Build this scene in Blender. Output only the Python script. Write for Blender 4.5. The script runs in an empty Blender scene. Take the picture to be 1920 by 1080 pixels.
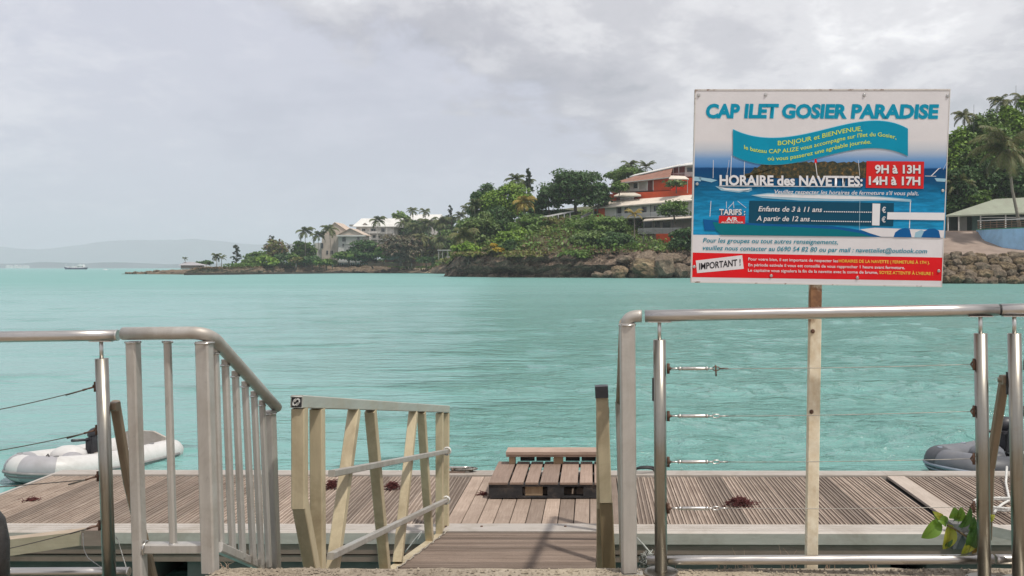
import bpy, math, random
import numpy as np
from mathutils import Vector, Matrix, noise as mnoise
R = math.radians
rng = np.random.default_rng(7)
random.seed(7)
S = bpy.context.scene
COL = S.collection

# ---------------------------------------------------------------- camera
FPX, CX, HY, CAMZ = 1600.0, 1110.0, 502.0, 2.95   # focal length in pixels of the 1920 px photo, view axis, horizon, eye height over the water
cam_d = bpy.data.cameras.new('camera')
cam = bpy.data.objects.new('camera', cam_d); COL.objects.link(cam); S.camera = cam
cam.location = (0, 0, CAMZ); cam.rotation_euler = (R(90), 0, 0)
cam_d.sensor_width = 36.0; cam_d.sensor_fit = 'HORIZONTAL'
cam_d.lens = 36.0 * FPX / 1920.0
cam_d.shift_x = (960 - CX) / 1920.0
cam_d.shift_y = (HY - 540) / 1920.0
cam_d.clip_start = 0.05; cam_d.clip_end = 40000

# ---------------------------------------------------------------- world: hazy sky with broken cloud
SUN_EL, SUN_AZ = R(62), R(128)    # azimuth clockwise from +Y (north): behind the camera and to the right
W = bpy.data.worlds.new('World'); S.world = W; W.use_nodes = True
nt = W.node_tree; N = nt.nodes; L = nt.links; N.clear()
out = N.new('ShaderNodeOutputWorld'); bg = N.new('ShaderNodeBackground'); bg.inputs[1].default_value = 0.135
sky = N.new('ShaderNodeTexSky'); sky.sky_type = 'NISHITA'; sky.sun_disc = False
sky.sun_elevation = SUN_EL; sky.sun_rotation = SUN_AZ; sky.air_density = 1.2; sky.dust_density = 3.0; sky.ozone_density = 1.0
tc = N.new('ShaderNodeTexCoord')
def wmath(op, a, b=None, c=None):
    n = N.new('ShaderNodeMath'); n.operation = op
    for i, v in enumerate((a, b, c)):
        if v is None: continue
        if isinstance(v, (int, float)): n.inputs[i].default_value = v
        else: L.new(v, n.inputs[i])
    return n.outputs[0]
def wramp(fac, stops, interp='EASE'):
    n = N.new('ShaderNodeValToRGB'); n.color_ramp.interpolation = interp
    e = n.color_ramp.elements
    while len(e) < len(stops): e.new(0.5)
    for i, (p, c) in enumerate(stops):
        e[i].position = p; e[i].color = (*c, 1)
    L.new(fac, n.inputs[0]); return n.outputs[0]
def wmix(fac, a, b, bt='MIX'):
    n = N.new('ShaderNodeMix'); n.data_type = 'RGBA'; n.blend_type = bt
    if isinstance(fac, (int, float)): n.inputs[0].default_value = fac
    else: L.new(fac, n.inputs[0])
    for i, v in ((6, a), (7, b)):
        if isinstance(v, tuple): n.inputs[i].default_value = (*v, 1)
        else: L.new(v, n.inputs[i])
    return n.outputs[2]
sep = N.new('ShaderNodeSeparateXYZ'); L.new(tc.outputs['Generated'], sep.inputs[0])
zc = wmath('MAXIMUM', sep.outputs[2], 0.0)
den = wmath('ADD', zc, 0.30)
px_ = wmath('DIVIDE', sep.outputs[0], den); py_ = wmath('DIVIDE', sep.outputs[1], den)
cmb = N.new('ShaderNodeCombineXYZ'); L.new(px_, cmb.inputs[0]); L.new(py_, cmb.inputs[1])
def wnoise(scale, detail, rough, off=(0, 0, 0), dist=0.0, vec=None, sc=(1, 1, 1)):
    mp = N.new('ShaderNodeMapping'); mp.inputs['Location'].default_value = off; mp.inputs['Scale'].default_value = sc
    L.new(vec or cmb.outputs[0], mp.inputs[0])
    n = N.new('ShaderNodeTexNoise'); n.inputs['Scale'].default_value = scale; n.inputs['Detail'].default_value = detail
    n.inputs['Roughness'].default_value = rough; n.inputs['Distortion'].default_value = dist
    L.new(mp.outputs[0], n.inputs['Vector']); return n.outputs[0]
veil = wnoise(0.9, 6, 0.55, (3.1, 1.7, 0), 0.3)
puff = wnoise(1.75, 10, 0.60, (7.3, 2.2, 4.0), 0.25)
fine = wnoise(5.0, 7, 0.62, (1.3, 5.2, 2.0), 0.2)
# cloud bank: lies to the right (east) of a slanting front, veil of thin haze cloud to the left
front = wmath('ADD', wmath('ADD', px_, wmath('MULTIPLY', py_, -0.595)), 1.40)
bank_in = wmath('ADD', wmath('ADD', wmath('MULTIPLY', front, 1.1), 0.5), wmath('MULTIPLY', wmath('SUBTRACT', puff, 0.5), 2.2))
bank = wramp(bank_in, [(0.40, (0, 0, 0)), (0.62, (1, 1, 1))])
thin = wramp(wmath('ADD', wmath('MULTIPLY', veil, 0.6), wmath('MULTIPLY', fine, 0.4)), [(0.36, (4.3, 4.36, 5.05)), (0.5, (4.85, 4.88, 5.55)), (0.62, (6.0, 5.95, 6.4))])
thick = wramp(wmath('ADD', wmath('MULTIPLY', puff, 0.65), wmath('MULTIPLY', fine, 0.35)), [(0.38, (3.75, 3.78, 4.05)), (0.47, (4.8, 4.72, 5.0)), (0.56, (6.3, 6.2, 6.35)), (0.66, (8.6, 8.5, 8.5))])
clouds = wmix(bank, thin, thick)
rim = wramp(bank_in, [(0.40, (1, 1, 1)), (0.56, (.80, .80, .83)), (1.0, (1, 1, 1))])
clouds = wmix(1.0, clouds, rim, 'MULTIPLY')
mixed = wmix(0.94, sky.outputs[0], clouds)
low = wramp(zc, [(0.0, (1, 1, 1)), (0.16, (0, 0, 0))])
low = wmath('MULTIPLY', low, 0.55)
final = wmix(low, mixed, (4.45, 4.7, 5.5))
L.new(final, bg.inputs[0]); L.new(bg.outputs[0], out.inputs[0])

# ---------------------------------------------------------------- sun
sd = bpy.data.lights.new('sun', 'SUN'); sd.energy = 3.6; sd.angle = R(2.5); sd.color = (1.0, 0.95, 0.87)
sun = bpy.data.objects.new('sun', sd); COL.objects.link(sun)
dirv = Vector((math.sin(SUN_AZ) * math.cos(SUN_EL), math.cos(SUN_AZ) * math.cos(SUN_EL), math.sin(SUN_EL)))
sun.rotation_euler = dirv.to_track_quat('Z', 'Y').to_euler(); sun.location = (3, -5, 20)

# ---------------------------------------------------------------- exposure
S.view_settings.view_transform = 'Standard'; S.view_settings.look = 'None'
S.view_settings.exposure = 0.0; S.view_settings.gamma = 1.0; S.view_settings.use_curve_mapping = False
S.render.engine = 'CYCLES'
S.cycles.use_denoising = True
S.cycles.max_bounces = 6; S.cycles.transparent_max_bounces = 8; S.cycles.volume_bounces = 1
S.cycles.caustics_reflective = False; S.cycles.caustics_refractive = False

# ---------------------------------------------------------------- helpers
def P(px, py, d):
    """photo pixel + distance -> world point"""
    return Vector(((px - CX) / FPX * d, d, CAMZ + (HY - py) / FPX * d))
def Xp(px, d): return (px - CX) / FPX * d
def Zp(py, d): return CAMZ + (HY - py) / FPX * d

class MB:
    def __init__(s): s.v = []; s.f = []; s.sm = []; s.mi = []; s.cur = 0
    def add(s, vs, fs, smooth=False):
        o = len(s.v); s.v.extend([tuple(p) for p in vs])
        for f in fs: s.f.append(tuple(o + i for i in f)); s.sm.append(smooth); s.mi.append(s.cur)
        return s
    def box(s, a, b):
        x0, y0, z0 = a; x1, y1, z1 = b
        vs = [(x0,y0,z0),(x1,y0,z0),(x1,y1,z0),(x0,y1,z0),(x0,y0,z1),(x1,y0,z1),(x1,y1,z1),(x0,y1,z1)]
        return s.add(vs, [(0,3,2,1),(4,5,6,7),(0,1,5,4),(1,2,6,5),(2,3,7,6),(3,0,4,7)])
    def bar(s, a, b, w, h, up=(0, 0, 1), bev=0.0):
        a = Vector(a); b = Vector(b); t = (b - a).normalized(); up = Vector(up)
        if abs(t.dot(up)) > 0.98: up = Vector((0, 1, 0))
        sx = t.cross(up).normalized(); sy = sx.cross(t).normalized()
        hw, hh = w / 2, h / 2
        if bev > 0:
            pr = [(-hw+bev,-hh),(hw-bev,-hh),(hw,-hh+bev),(hw,hh-bev),(hw-bev,hh),(-hw+bev,hh),(-hw,hh-bev),(-hw,-hh+bev)]
        else: pr = [(-hw,-hh),(hw,-hh),(hw,hh),(-hw,hh)]
        n = len(pr); vs = []
        for c in (a, b):
            for (u, v) in pr: vs.append(c + sx * u + sy * v)
        fs = [(i, (i+1) % n, n + (i+1) % n, n + i) for i in range(n)]
        fs += [tuple(reversed(range(n))), tuple(range(n, 2*n))]
        return s.add(vs, fs)
    def tube(s, pts, r, seg=12, caps=True, smooth=True, flat=1.0):
        pts = [Vector(p) for p in pts]; n = len(pts)
        rs = r if isinstance(r, (list, tuple)) else [r] * n
        vs = []; ref = None
        for i, p in enumerate(pts):
            t = (pts[min(i+1, n-1)] - pts[max(i-1, 0)]).normalized()
            if ref is None:
                ref = Vector((0, 0, 1)) if abs(t.z) < 0.9 else Vector((0, 1, 0))
            u = t.cross(ref).normalized(); w = u.cross(t).normalized(); ref = w
            for k in range(seg):
                a = 2 * math.pi * k / seg
                vs.append(p + u * (math.cos(a) * rs[i]) + w * (math.sin(a) * rs[i] * flat))
        fs = []
        for i in range(n - 1):
            for k in range(seg):
                k2 = (k + 1) % seg
                fs.append((i*seg+k, i*seg+k2, (i+1)*seg+k2, (i+1)*seg+k))
        s.add(vs, fs, smooth)
        if caps:
            o = len(s.v) - len(vs)
            s.f.append(tuple(o + k for k in reversed(range(seg)))); s.sm.append(False); s.mi.append(s.cur)
            s.f.append(tuple(o + (n-1)*seg + k for k in range(seg))); s.sm.append(False); s.mi.append(s.cur)
        return s
    def ball(s, c, r, seg=10, rings=6, sc=(1, 1, 1)):
        c = Vector(c); vs = []; fs = []
        for i in range(rings + 1):
            th = math.pi * i / rings
            for k in range(seg):
                a = 2*math.pi*k/seg
                vs.append(c + Vector((math.sin(th)*math.cos(a)*r*sc[0], math.sin(th)*math.sin(a)*r*sc[1], math.cos(th)*r*sc[2])))
        for i in range(rings):
            for k in range(seg):
                k2 = (k+1) % seg
                fs.append((i*seg+k, (i+1)*seg+k, (i+1)*seg+k2, i*seg+k2))
        return s.add(vs, fs, True)
    def prism(s, poly, n, cap=True):
        """poly: list of world points (planar, ordered); n: extrusion vector"""
        n = Vector(n); k = len(poly); a = [Vector(p) for p in poly]
        vs = a + [p + n for p in a]
        fs = [(i, (i+1) % k, k+(i+1) % k, k+i) for i in range(k)]
        fs += [tuple(reversed(range(k))), tuple(range(k, 2*k))]
        return s.add(vs, fs)
    def mesh(s, name):
        m = bpy.data.meshes.new(name); m.from_pydata(s.v, [], s.f)
        m.polygons.foreach_set('use_smooth', s.sm); m.polygons.foreach_set('material_index', s.mi); m.update(); return m

def link(name, mesh, mat=None, parent=None, loc=None):
    o = bpy.data.objects.new(name, mesh); COL.objects.link(o)
    if mat is not None and len(mesh.materials) == 0:
        for m_ in (mat if isinstance(mat, (list, tuple)) else [mat]): mesh.materials.append(m_)
    if parent is not None:
        o.parent = parent
        if loc is None: o.matrix_parent_inverse = Matrix.Translation(-parent.location) if parent.parent is None else Matrix.Translation(-parent.matrix_parent_inverse.translation - parent.location)
    if loc is not None: o.location = loc
    return o
def build(name, mb, mat, parent=None, recenter=False):
    """link world-coordinate geometry; origin set to its centre (or the parent's frame)"""
    m = mb.mesh(name) if isinstance(mb, MB) else mb
    o = bpy.data.objects.new(name, m); COL.objects.link(o)
    for m_ in (mat if isinstance(mat, (list, tuple)) else [mat]): m.materials.append(m_)
    if parent is not None:
        o.parent = parent
        off = Vector((0, 0, 0)); p = parent
        while p is not None: off += p.location; p = p.parent
        m.transform(Matrix.Translation(-off))
    return o
def tag(o, label=None, cat=None, group=None, kind=None):
    if label: o['label'] = label
    if cat: o['category'] = cat
    if group: o['group'] = group
    if kind: o['kind'] = kind
    return o
def thing(name, loc, label, cat, group=None):
    o = bpy.data.objects.new(name, None); COL.objects.link(o); o.location = loc; o.empty_display_size = 0.2
    return tag(o, label, cat, group)
def single(name, mb, mat, label, cat, group=None, base=None):
    """a thing that is one mesh; origin at its base"""
    m = mb.mesh(name) if isinstance(mb, MB) else mb
    n = len(m.vertices); co = np.empty(n*3); m.vertices.foreach_get('co', co); co = co.reshape(-1, 3)
    c = Vector(((co[:,0].min()+co[:,0].max())/2, (co[:,1].min()+co[:,1].max())/2, co[:,2].min())) if base is None else Vector(base)
    m.transform(Matrix.Translation(-c))
    o = bpy.data.objects.new(name, m); COL.objects.link(o); o.location = c
    for m_ in (mat if isinstance(mat, (list, tuple)) else [mat]): m.materials.append(m_)
    return tag(o, label, cat, group)
def copy_tree(o, parent=None):
    c = o.copy(); COL.objects.link(c)
    if parent is not None: c.parent = parent
    for ch in list(o.children): copy_tree(ch, c)
    return c
def np_mesh(name, verts, faces, smooth=False):
    """verts (n,3), faces (m,k) constant k"""
    m = bpy.data.meshes.new(name); n = len(verts); k = faces.shape[1]; q = len(faces)
    m.vertices.add(n); m.vertices.foreach_set('co', np.ascontiguousarray(verts, dtype=np.float32).ravel())
    m.loops.add(q*k); m.loops.foreach_set('vertex_index', np.ascontiguousarray(faces, dtype=np.int32).ravel())
    m.polygons.add(q); m.polygons.foreach_set('loop_start', np.arange(0, q*k, k, dtype=np.int32))
    m.polygons.foreach_set('loop_total', np.full(q, k, dtype=np.int32))
    m.polygons.foreach_set('use_smooth', np.full(q, smooth)); m.update(); m.validate(); return m

# ---------------------------------------------------------------- materials
class G:
    """small node graph helper"""
    def __init__(s, name):
        s.m = bpy.data.materials.new(name); s.m.use_nodes = True; s.t = s.m.node_tree; s.t.nodes.clear()
        s.out = s.n('ShaderNodeOutputMaterial'); s.b = s.n('ShaderNodeBsdfPrincipled'); s.l(s.b.outputs[0], s.out.inputs[0])
        s.tc = s.n('ShaderNodeTexCoord')
    def n(s, t): return s.t.nodes.new(t)
    def l(s, a, b): s.t.links.new(a, b)
    def set(s, sock, v):
        if hasattr(v, 'is_linked') or isinstance(v, bpy.types.NodeSocket): s.l(v, sock)
        elif isinstance(v, (tuple, list)) and len(v) == 3 and sock.type == 'RGBA': sock.default_value = (*v, 1)
        else: sock.default_value = v
    def map(s, sc=(1,1,1), off=(0,0,0), rot=(0,0,0), src='Object'):
        m = s.n('ShaderNodeMapping'); m.inputs['Scale'].default_value = sc; m.inputs['Location'].default_value = off; m.inputs['Rotation'].default_value = rot
        s.l(s.tc.outputs[src], m.inputs[0]); return m.outputs[0]
    def noise(s, scale, detail=4, rough=0.55, vec=None, dist=0.0):
        n = s.n('ShaderNodeTexNoise'); n.inputs['Scale'].default_value = scale; n.inputs['Detail'].default_value = detail
        n.inputs['Roughness'].default_value = rough; n.inputs['Distortion'].default_value = dist
        s.l(vec if vec is not None else s.tc.outputs['Object'], n.inputs['Vector']); return n.outputs[0]
    def ramp(s, fac, stops, interp='LINEAR'):
        n = s.n('ShaderNodeValToRGB'); n.color_ramp.interpolation = interp; e = n.color_ramp.elements
        while len(e) < len(stops): e.new(0.5)
        for i, (p, c) in enumerate(stops):
            if isinstance(c, (int, float)): c = (c, c, c)
            e[i].position = p; e[i].color = (*c, 1)
        s.l(fac, n.inputs[0]); return n.outputs[0]
    def math(s, op, a, b=0.0, c=0.0):
        n = s.n('ShaderNodeMath'); n.operation = op
        for i, v in enumerate((a, b, c)): s.set(n.inputs[i], v)
        return n.outputs[0]
    def mix(s, fac, a, b, bt='MIX'):
        n = s.n('ShaderNodeMix'); n.data_type = 'RGBA'; n.blend_type = bt
        s.set(n.inputs[0], fac); s.set(n.inputs[6], a); s.set(n.inputs[7], b); return n.outputs[2]
    def bump(s, h, strength=0.3, dist=0.02, normal=None):
        n = s.n('ShaderNodeBump'); n.inputs['Strength'].default_value = strength; n.inputs['Distance'].default_value = dist
        s.l(h, n.inputs['Height'])
        if normal is not None: s.l(normal, n.inputs['Normal'])
        s.l(n.outputs[0], s.b.inputs['Normal']); return n.outputs[0]
    def bs(s, **k):
        al = dict(col='Base Color', rough='Roughness', metal='Metallic', spec='Specular IOR Level', ior='IOR', trans='Transmission Weight', coat='Coat Weight')
        for a, v in k.items(): s.set(s.b.inputs[al[a]], v)
        return s
def plain(name, col, rough=0.6, metal=0.0, var=0.15, scale=6.0, bump=0.0, spec=None, bscale=None, dirt=None, dirt_amt=0.5, dirt_scale=3.0):
    g = G(name)
    n = g.noise(scale, 5, 0.6)
    lo = tuple(c * (1 - var) for c in col); hi = tuple(min(1, c * (1 + var)) for c in col)
    c = g.ramp(n, [(0.3, lo), (0.7, hi)])
    if dirt is not None:
        dn = g.noise(dirt_scale, 8, 0.7, dist=0.4)
        f = g.math('MULTIPLY', g.ramp(dn, [(0.48, 0), (0.68, 1)]), dirt_amt)
        c = g.mix(f, c, dirt)
    g.bs(col=c, rough=rough, metal=metal)
    if spec is not None: g.bs(spec=spec)
    if bump: g.bump(g.noise(bscale or scale * 4, 5, 0.6), bump, 0.01)
    return g.m
M = {}
def steel(name, col=(0.34, 0.32, 0.28), rough=0.33, rust=0.25, axis=2):
    g = G(name)
    sc = [14, 14, 14]; sc[axis] = 0.8
    n = g.noise(6, 5, 0.6, g.map(tuple(sc)))
    c = g.ramp(n, [(0.25, tuple(v*0.82 for v in col)), (0.75, tuple(min(1, v*1.12) for v in col))])
    sp = g.noise(9, 7, 0.75, g.map((1, 1, 1), (3, 1, 7)))
    f = g.math('MULTIPLY', g.ramp(sp, [(0.56, 0), (0.72, 1)]), rust)
    c = g.mix(f, c, (0.20, 0.11, 0.055))
    g.bs(col=c, metal=1.0, rough=g.ramp(n, [(0.2, rough*0.75), (0.8, rough*1.35)]))
    g.bump(n, 0.05, 0.002); return g.m
M['steel_v'] = steel('stainless_upright')
M['steel_h'] = steel('stainless_rail', (0.56, 0.53, 0.50), 0.30, 0.2, 0)
M['steel_small'] = steel('stainless_fitting', (0.6, 0.58, 0.55), 0.3, 0.35)
def alu(name, col, axis=2, rough=0.5, stain=(0.30, 0.25, 0.17), amt=0.45, metal=0.55):
    g = G(name); sc = [10, 10, 10]; sc[axis] = 1.2
    n = g.noise(3, 6, 0.65, g.map(tuple(sc)))
    c = g.ramp(n, [(0.25, tuple(v*0.84 for v in col)), (0.75, tuple(min(1, v*1.10) for v in col))])
    d = g.noise(2.2, 8, 0.7, g.map((1, 1, 1), (4, 4, 1)), 0.5)
    f = g.math('MULTIPLY', g.ramp(d, [(0.45, 0), (0.70, 1)]), amt)
    c = g.mix(f, c, stain)
    sc2 = [60, 60, 60]; sc2[axis] = 20
    sp = g.ramp(g.noise(1.0, 3, 0.7, g.map(tuple(sc2))), [(0.66, 0), (0.74, 1)])
    c = g.mix(g.math('MULTIPLY', sp, 0.35), c, tuple(v*0.4 for v in col))
    g.bs(col=c, rough=g.ramp(d, [(0.3, rough*0.85), (0.8, min(1, rough*1.3))]), metal=metal)
    g.bump(n, 0.08, 0.003); return g.m
M['alu_gate'] = alu('aluminium_square_tube', (0.50, 0.475, 0.44), stain=(0.24, 0.19, 0.14), amt=.6)
M['alu_tan'] = alu('tan_weathered_aluminium', (0.53, 0.445, 0.295), stain=(0.28, 0.215, 0.13), amt=0.85, metal=0.1, rough=0.5)
M['alu_tan_top'] = alu('grey_green_aluminium', (0.46, 0.47, 0.42), axis=1, stain=(0.40, 0.34, 0.22), metal=0.35)
M['alu_kerb'] = alu('pontoon_kerb_aluminium', (0.43, 0.39, 0.35), axis=0, stain=(0.24, 0.20, 0.155), metal=0.05, amt=.6)
M['alu_side'] = alu('pontoon_side_beam', (0.215, 0.155, 0.125), axis=0, stain=(0.12, 0.09, 0.065), amt=0.6, metal=0.0, rough=0.75)
M['float'] = plain('pontoon_float_concrete', (0.125, 0.12, 0.108), 0.9, var=0.18, scale=3, bump=0.3, dirt=(0.09, 0.11, 0.10), dirt_amt=0.7)
M['brown_tube'] = alu('brown_stained_tube', (0.30, 0.23, 0.165), stain=(0.16, 0.10, 0.06), metal=0.4, rough=0.45)
M['black_rubber'] = plain('black_rubber', (0.025, 0.025, 0.027), 0.6, var=0.4, scale=30, bump=0.3, dirt=(0.08, 0.07, 0.06), dirt_amt=0.5)
M['black_plastic'] = plain('black_cap', (0.03, 0.03, 0.035), 0.45, var=0.3, scale=20)
M['cable'] = plain('steel_cable', (0.30, 0.28, 0.25), 0.45, metal=0.6, scale=40, var=0.3)
M['dark_cable'] = plain('weathered_cable', (0.10, 0.09, 0.075), 0.6, metal=0.3, scale=40, var=0.3)
M['rust'] = plain('rust', (0.11, 0.06, 0.04), 0.85, var=0.5, scale=30, bump=0.5)
M['rope'] = plain('white_rope', (0.62, 0.61, 0.58), 0.9, var=0.25, scale=60, bump=0.8)
def wood(name, c1, c2, axis=1, groove=0, dark=0.5, stain=(0.13, 0.09, 0.065)):
    g = G(name); sc = [26, 26, 26]; sc[axis] = 1.3
    info = g.n('ShaderNodeObjectInfo')
    off = g.n('ShaderNodeVectorMath'); off.operation = 'MULTIPLY_ADD'
    g.l(info.outputs['Random'], off.inputs[0]); off.inputs[1].default_value = (37, 51, 13); g.l(g.tc.outputs['Object'], off.inputs[2])
    mp = g.n('ShaderNodeMapping'); mp.inputs['Scale'].default_value = tuple(sc); g.l(off.outputs[0], mp.inputs[0])
    grain = g.noise(2.2, 7, 0.7, mp.outputs[0])
    c = g.ramp(grain, [(0.28, c1), (0.72, c2)])
    rv = g.ramp(info.outputs['Random'], [(0, 0.60), (1, 1.22)])
    c = g.mix(1.0, c, rv, 'MULTIPLY')
    st = g.noise(2.0, 7, 0.7, off.outputs[0], 0.6)
    c = g.mix(g.math('MULTIPLY', g.ramp(st, [(0.42, 0), (0.72, 1)]), dark), c, stain)
    sp = g.noise(55, 3, 0.6, off.outputs[0])
    c = g.mix(g.math('MULTIPLY', g.ramp(sp, [(0.60, 0), (0.68, 1)]), 0.35), c, (0.10, 0.075, 0.055))
    g.bs(col=c, rough=0.85); g.bump(grain, 0.5, 0.004); return g.m
M['deck'] = wood('grooved_deck_wood', (0.235, 0.180, 0.142), (0.46, 0.370, 0.300), 1, dark=0.55)
M['deck_groove'] = wood('deck_groove_wood', (0.15, 0.112, 0.088), (0.25, 0.195, 0.158), 1, dark=0.5)
M['deck_smooth'] = wood('smooth_deck_wood', (0.27, 0.20, 0.155), (0.42, 0.33, 0.265), 1, dark=0.5)
M['gang'] = wood('gangway_wood', (0.24, 0.175, 0.135), (0.40, 0.31, 0.25), 0, dark=0.35)
M['pallet'] = wood('pallet_board_wood', (0.22, 0.15, 0.115), (0.36, 0.265, 0.21), 1, dark=0.4)
M['pallet_x'] = wood('pallet_top_wood', (0.25, 0.175, 0.135), (0.40, 0.30, 0.24), 0, dark=0.4)
M['pallet_black'] = plain('black_painted_pallet', (0.022, 0.022, 0.024), 0.7, var=0.4, scale=15, bump=0.3, dirt=(0.12, 0.09, 0.07), dirt_amt=0.45, dirt_scale=9)
M['block'] = wood('pallet_block_wood', (0.28, 0.19, 0.11), (0.45, 0.33, 0.21), 2, dark=0.3)

# ---------------------------------------------------------------- water
def make_water():
    rad = [1.5]
    while rad[-1] < 14000:
        r = rad[-1]
        k = 0.0065 if r < 45 else (0.012 if r < 160 else 0.04)
        if r < 5: k = 0.05
        rad.append(r * (1 + k))
    rad = np.array(rad)
    a0, a1 = R(-44), R(40)
    ang = np.concatenate([np.linspace(a0, a1, 560), np.linspace(a1, a0 + 2*math.pi, 40)[1:-1]])
    A, Rr = np.meshgrid(ang, rad)
    X = np.sin(A) * Rr; Y = np.cos(A) * Rr; Z = np.zeros_like(X)
    r2 = np.random.default_rng(11)
    # broad calm and ruffled patches
    def patch(sc, seed):
        q = np.random.default_rng(seed); v = np.zeros_like(X)
        for i in range(9):
            th = q.uniform(-0.5, 0.5) + math.pi/2; w = sc * q.uniform(0.6, 1.7)
            v += np.sin((X*math.cos(th)*0.45 + Y*math.sin(th)) * 2*math.pi / w + q.uniform(0, 6.28))
        return v / 9
    amp = np.clip(0.75 + 2.0 * patch(5.0, 3) + 0.5*patch(1.7, 5), 0.12, 2.0)
    side = np.clip(0.45 + 0.13 * (X + 2.5), 0.16, 1.5)      # more ruffled to the right, sheltered and calm to the left
    amp = amp * np.where(Rr < 30, side, side*0.6 + 0.4)
    for i in range(46):
        wl = 0.22 * (1.085 ** i)
        th = r2.normal(0, 0.75) + R(80)
        k = 2*math.pi/wl; a = 0.0045 * wl ** 0.8 * (.6 if wl > 2.2 else 1)
        ph = r2.uniform(0, 6.28)
        arg = (X*math.cos(th) + Y*math.sin(th)) * k + ph + 0.6*np.sin(X*0.7/wl**0.5 + i)
        s_ = np.sin(arg)
        fade = np.clip(1.6 - Rr * 0.012 / wl * 2.2, 0, 1)
        Z += a * (s_ - 0.35*np.cos(2*arg)) * fade * amp
    V = np.stack([X, Y, Z], -1).reshape(-1, 3)
    nr, na = X.shape
    idx = np.arange(nr*na).reshape(nr, na)
    i0 = idx[:-1, :]; i1 = idx[1:, :]
    F = np.stack([i0, np.roll(i0, -1, 1), np.roll(i1, -1, 1), i1], -1).reshape(-1, 4)[:, ::-1]
    # cap under the camera
    m = np_mesh('water', V, F, True)
    g = G('sea_water')
    n1 = g.noise(3.6, 4, 0.6, g.map((0.7, 1.4, 1)))
    n2 = g.noise(1.0, 4, 0.6, g.map((0.6, 1.3, 1), (5, 2, 0)))
    n3 = g.noise(0.16, 4, 0.6, g.map((0.35, 1.4, 1), (1, 9, 0)))
    n4 = g.noise(0.05, 3, 0.55, g.map((0.3, 1.2, 1), (3, 4, 0)))
    sp = g.n('ShaderNodeSeparateXYZ'); g.l(g.tc.outputs['Object'], sp.inputs[0])
    lee = g.math('ADD', g.math('MULTIPLY', sp.outputs[0], 0.05), g.math('MULTIPLY', sp.outputs[1], 0.006))
    lee = g.math('MINIMUM', g.math('MAXIMUM', g.math('ADD', lee, 0.02), -0.12), 0.16)
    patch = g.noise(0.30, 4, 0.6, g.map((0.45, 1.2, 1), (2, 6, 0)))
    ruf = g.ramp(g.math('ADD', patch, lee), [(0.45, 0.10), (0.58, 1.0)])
    nf = g.noise(1.9, 5, 0.62, g.map((0.62, 1.35, 1), (3, 8, 0)), 0.6)
    h = g.math('ADD', g.math('MULTIPLY', g.math('MULTIPLY', nf, 0.50), ruf), g.math('MULTIPLY', n2, 0.10))
    h = g.math('ADD', h, g.math('MULTIPLY', n1, 0.020))
    h = g.math('ADD', h, g.math('MULTIPLY', n3, 0.22))
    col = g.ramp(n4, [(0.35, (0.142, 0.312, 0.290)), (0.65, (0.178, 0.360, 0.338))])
    col = g.mix(g.math('MULTIPLY', ruf, 0.30), col, (0.085, 0.240, 0.195))  # ruffled patches darkened in colour, standing in for dark ripple reflections
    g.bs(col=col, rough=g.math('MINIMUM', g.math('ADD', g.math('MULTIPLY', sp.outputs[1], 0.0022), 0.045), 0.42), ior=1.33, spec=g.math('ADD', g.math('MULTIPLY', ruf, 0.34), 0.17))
    g.bump(h, 0.75, 1.0)
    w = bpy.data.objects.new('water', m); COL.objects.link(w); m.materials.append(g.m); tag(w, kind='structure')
    sb = MB(); sb.add([(-14000, -14000, -6), (14000, -14000, -6), (14000, 14000, -6), (-14000, 14000, -6)], [(0, 1, 2, 3)])
make_water()

# ---------------------------------------------------------------- quay
QZ = CAMZ - 1.20
g = G('quay_concrete')
n = g.noise(5, 8, 0.7); n2 = g.noise(70, 4, 0.7); n3 = g.noise(1.2, 6, 0.7, dist=0.5)
c = g.ramp(n, [(0.3, (0.24, 0.195, 0.145)), (0.7, (0.42, 0.36, 0.28))])
c = g.mix(g.ramp(n2, [(0.45, 0.0), (0.7, 0.7)]), c, (0.13, 0.10, 0.075))
c = g.mix(g.math('MULTIPLY', g.ramp(n3, [(0.5, 0), (0.7, 1)]), 0.5), c, (0.50, 0.42, 0.30))
g.bs(col=c, rough=0.95); g.bump(n2, 0.9, 0.01); M['quay'] = g.m
def quay_mesh():
    # top sheet with a worn, uneven seaward edge; steps down left of the gate
    mb = MB()
    xs = np.arange(-4.2, 8.01, 0.05)
    front = []
    for x in xs:
        e = 3.405 + 0.012*mnoise.noise(Vector((x*3, 0, 0))) + 0.008*mnoise.noise(Vector((x*14, 3, 0)))
        z = QZ + 0.006*mnoise.noise(Vector((x*9, 1, 5)))
        if x < -1.55: z = QZ - 0.10 - 0.04*min(1, (-1.55-x)/1.0)
        front.append((x, e, z))
    rows = [(lambda p: (p[0], -40, QZ-0.0 if p[0] >= -1.55 else p[2])),
            (lambda p: (p[0], 2.6, p[2])),
            (lambda p: (p[0], p[1]-0.12, p[2]+0.0)),
            (lambda p: (p[0], p[1], p[2])),
            (lambda p: (p[0], p[1]+0.006, p[2]-0.03)),
            (lambda p: (p[0], p[1]+0.0, -1.0))]
    vs = []
    for fn in rows: vs += [fn(p) for p in front]
    n = len(front); fs = []
    for r_ in range(len(rows)-1):
        for i in range(n-1):
            fs.append((r_*n+i, r_*n+i+1, (r_+1)*n+i+1, (r_+1)*n+i))
    mb.add(vs, fs); return mb
q = build('quay', quay_mesh(), M['quay']); tag(q, kind='structure')
# the shore the quay belongs to, behind the camera
mb = MB(); mb.box((-60, -60, -1), (-4.21, 2.9, QZ-0.15)); mb.box((8.01, -60, -1), (60, 2.9, QZ-0.004)); mb.box((-4.2, -60, -1), (8.0, -40.01, QZ-0.004))
tag(build('shore_ground', mb, M['quay']), kind='structure')
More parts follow.
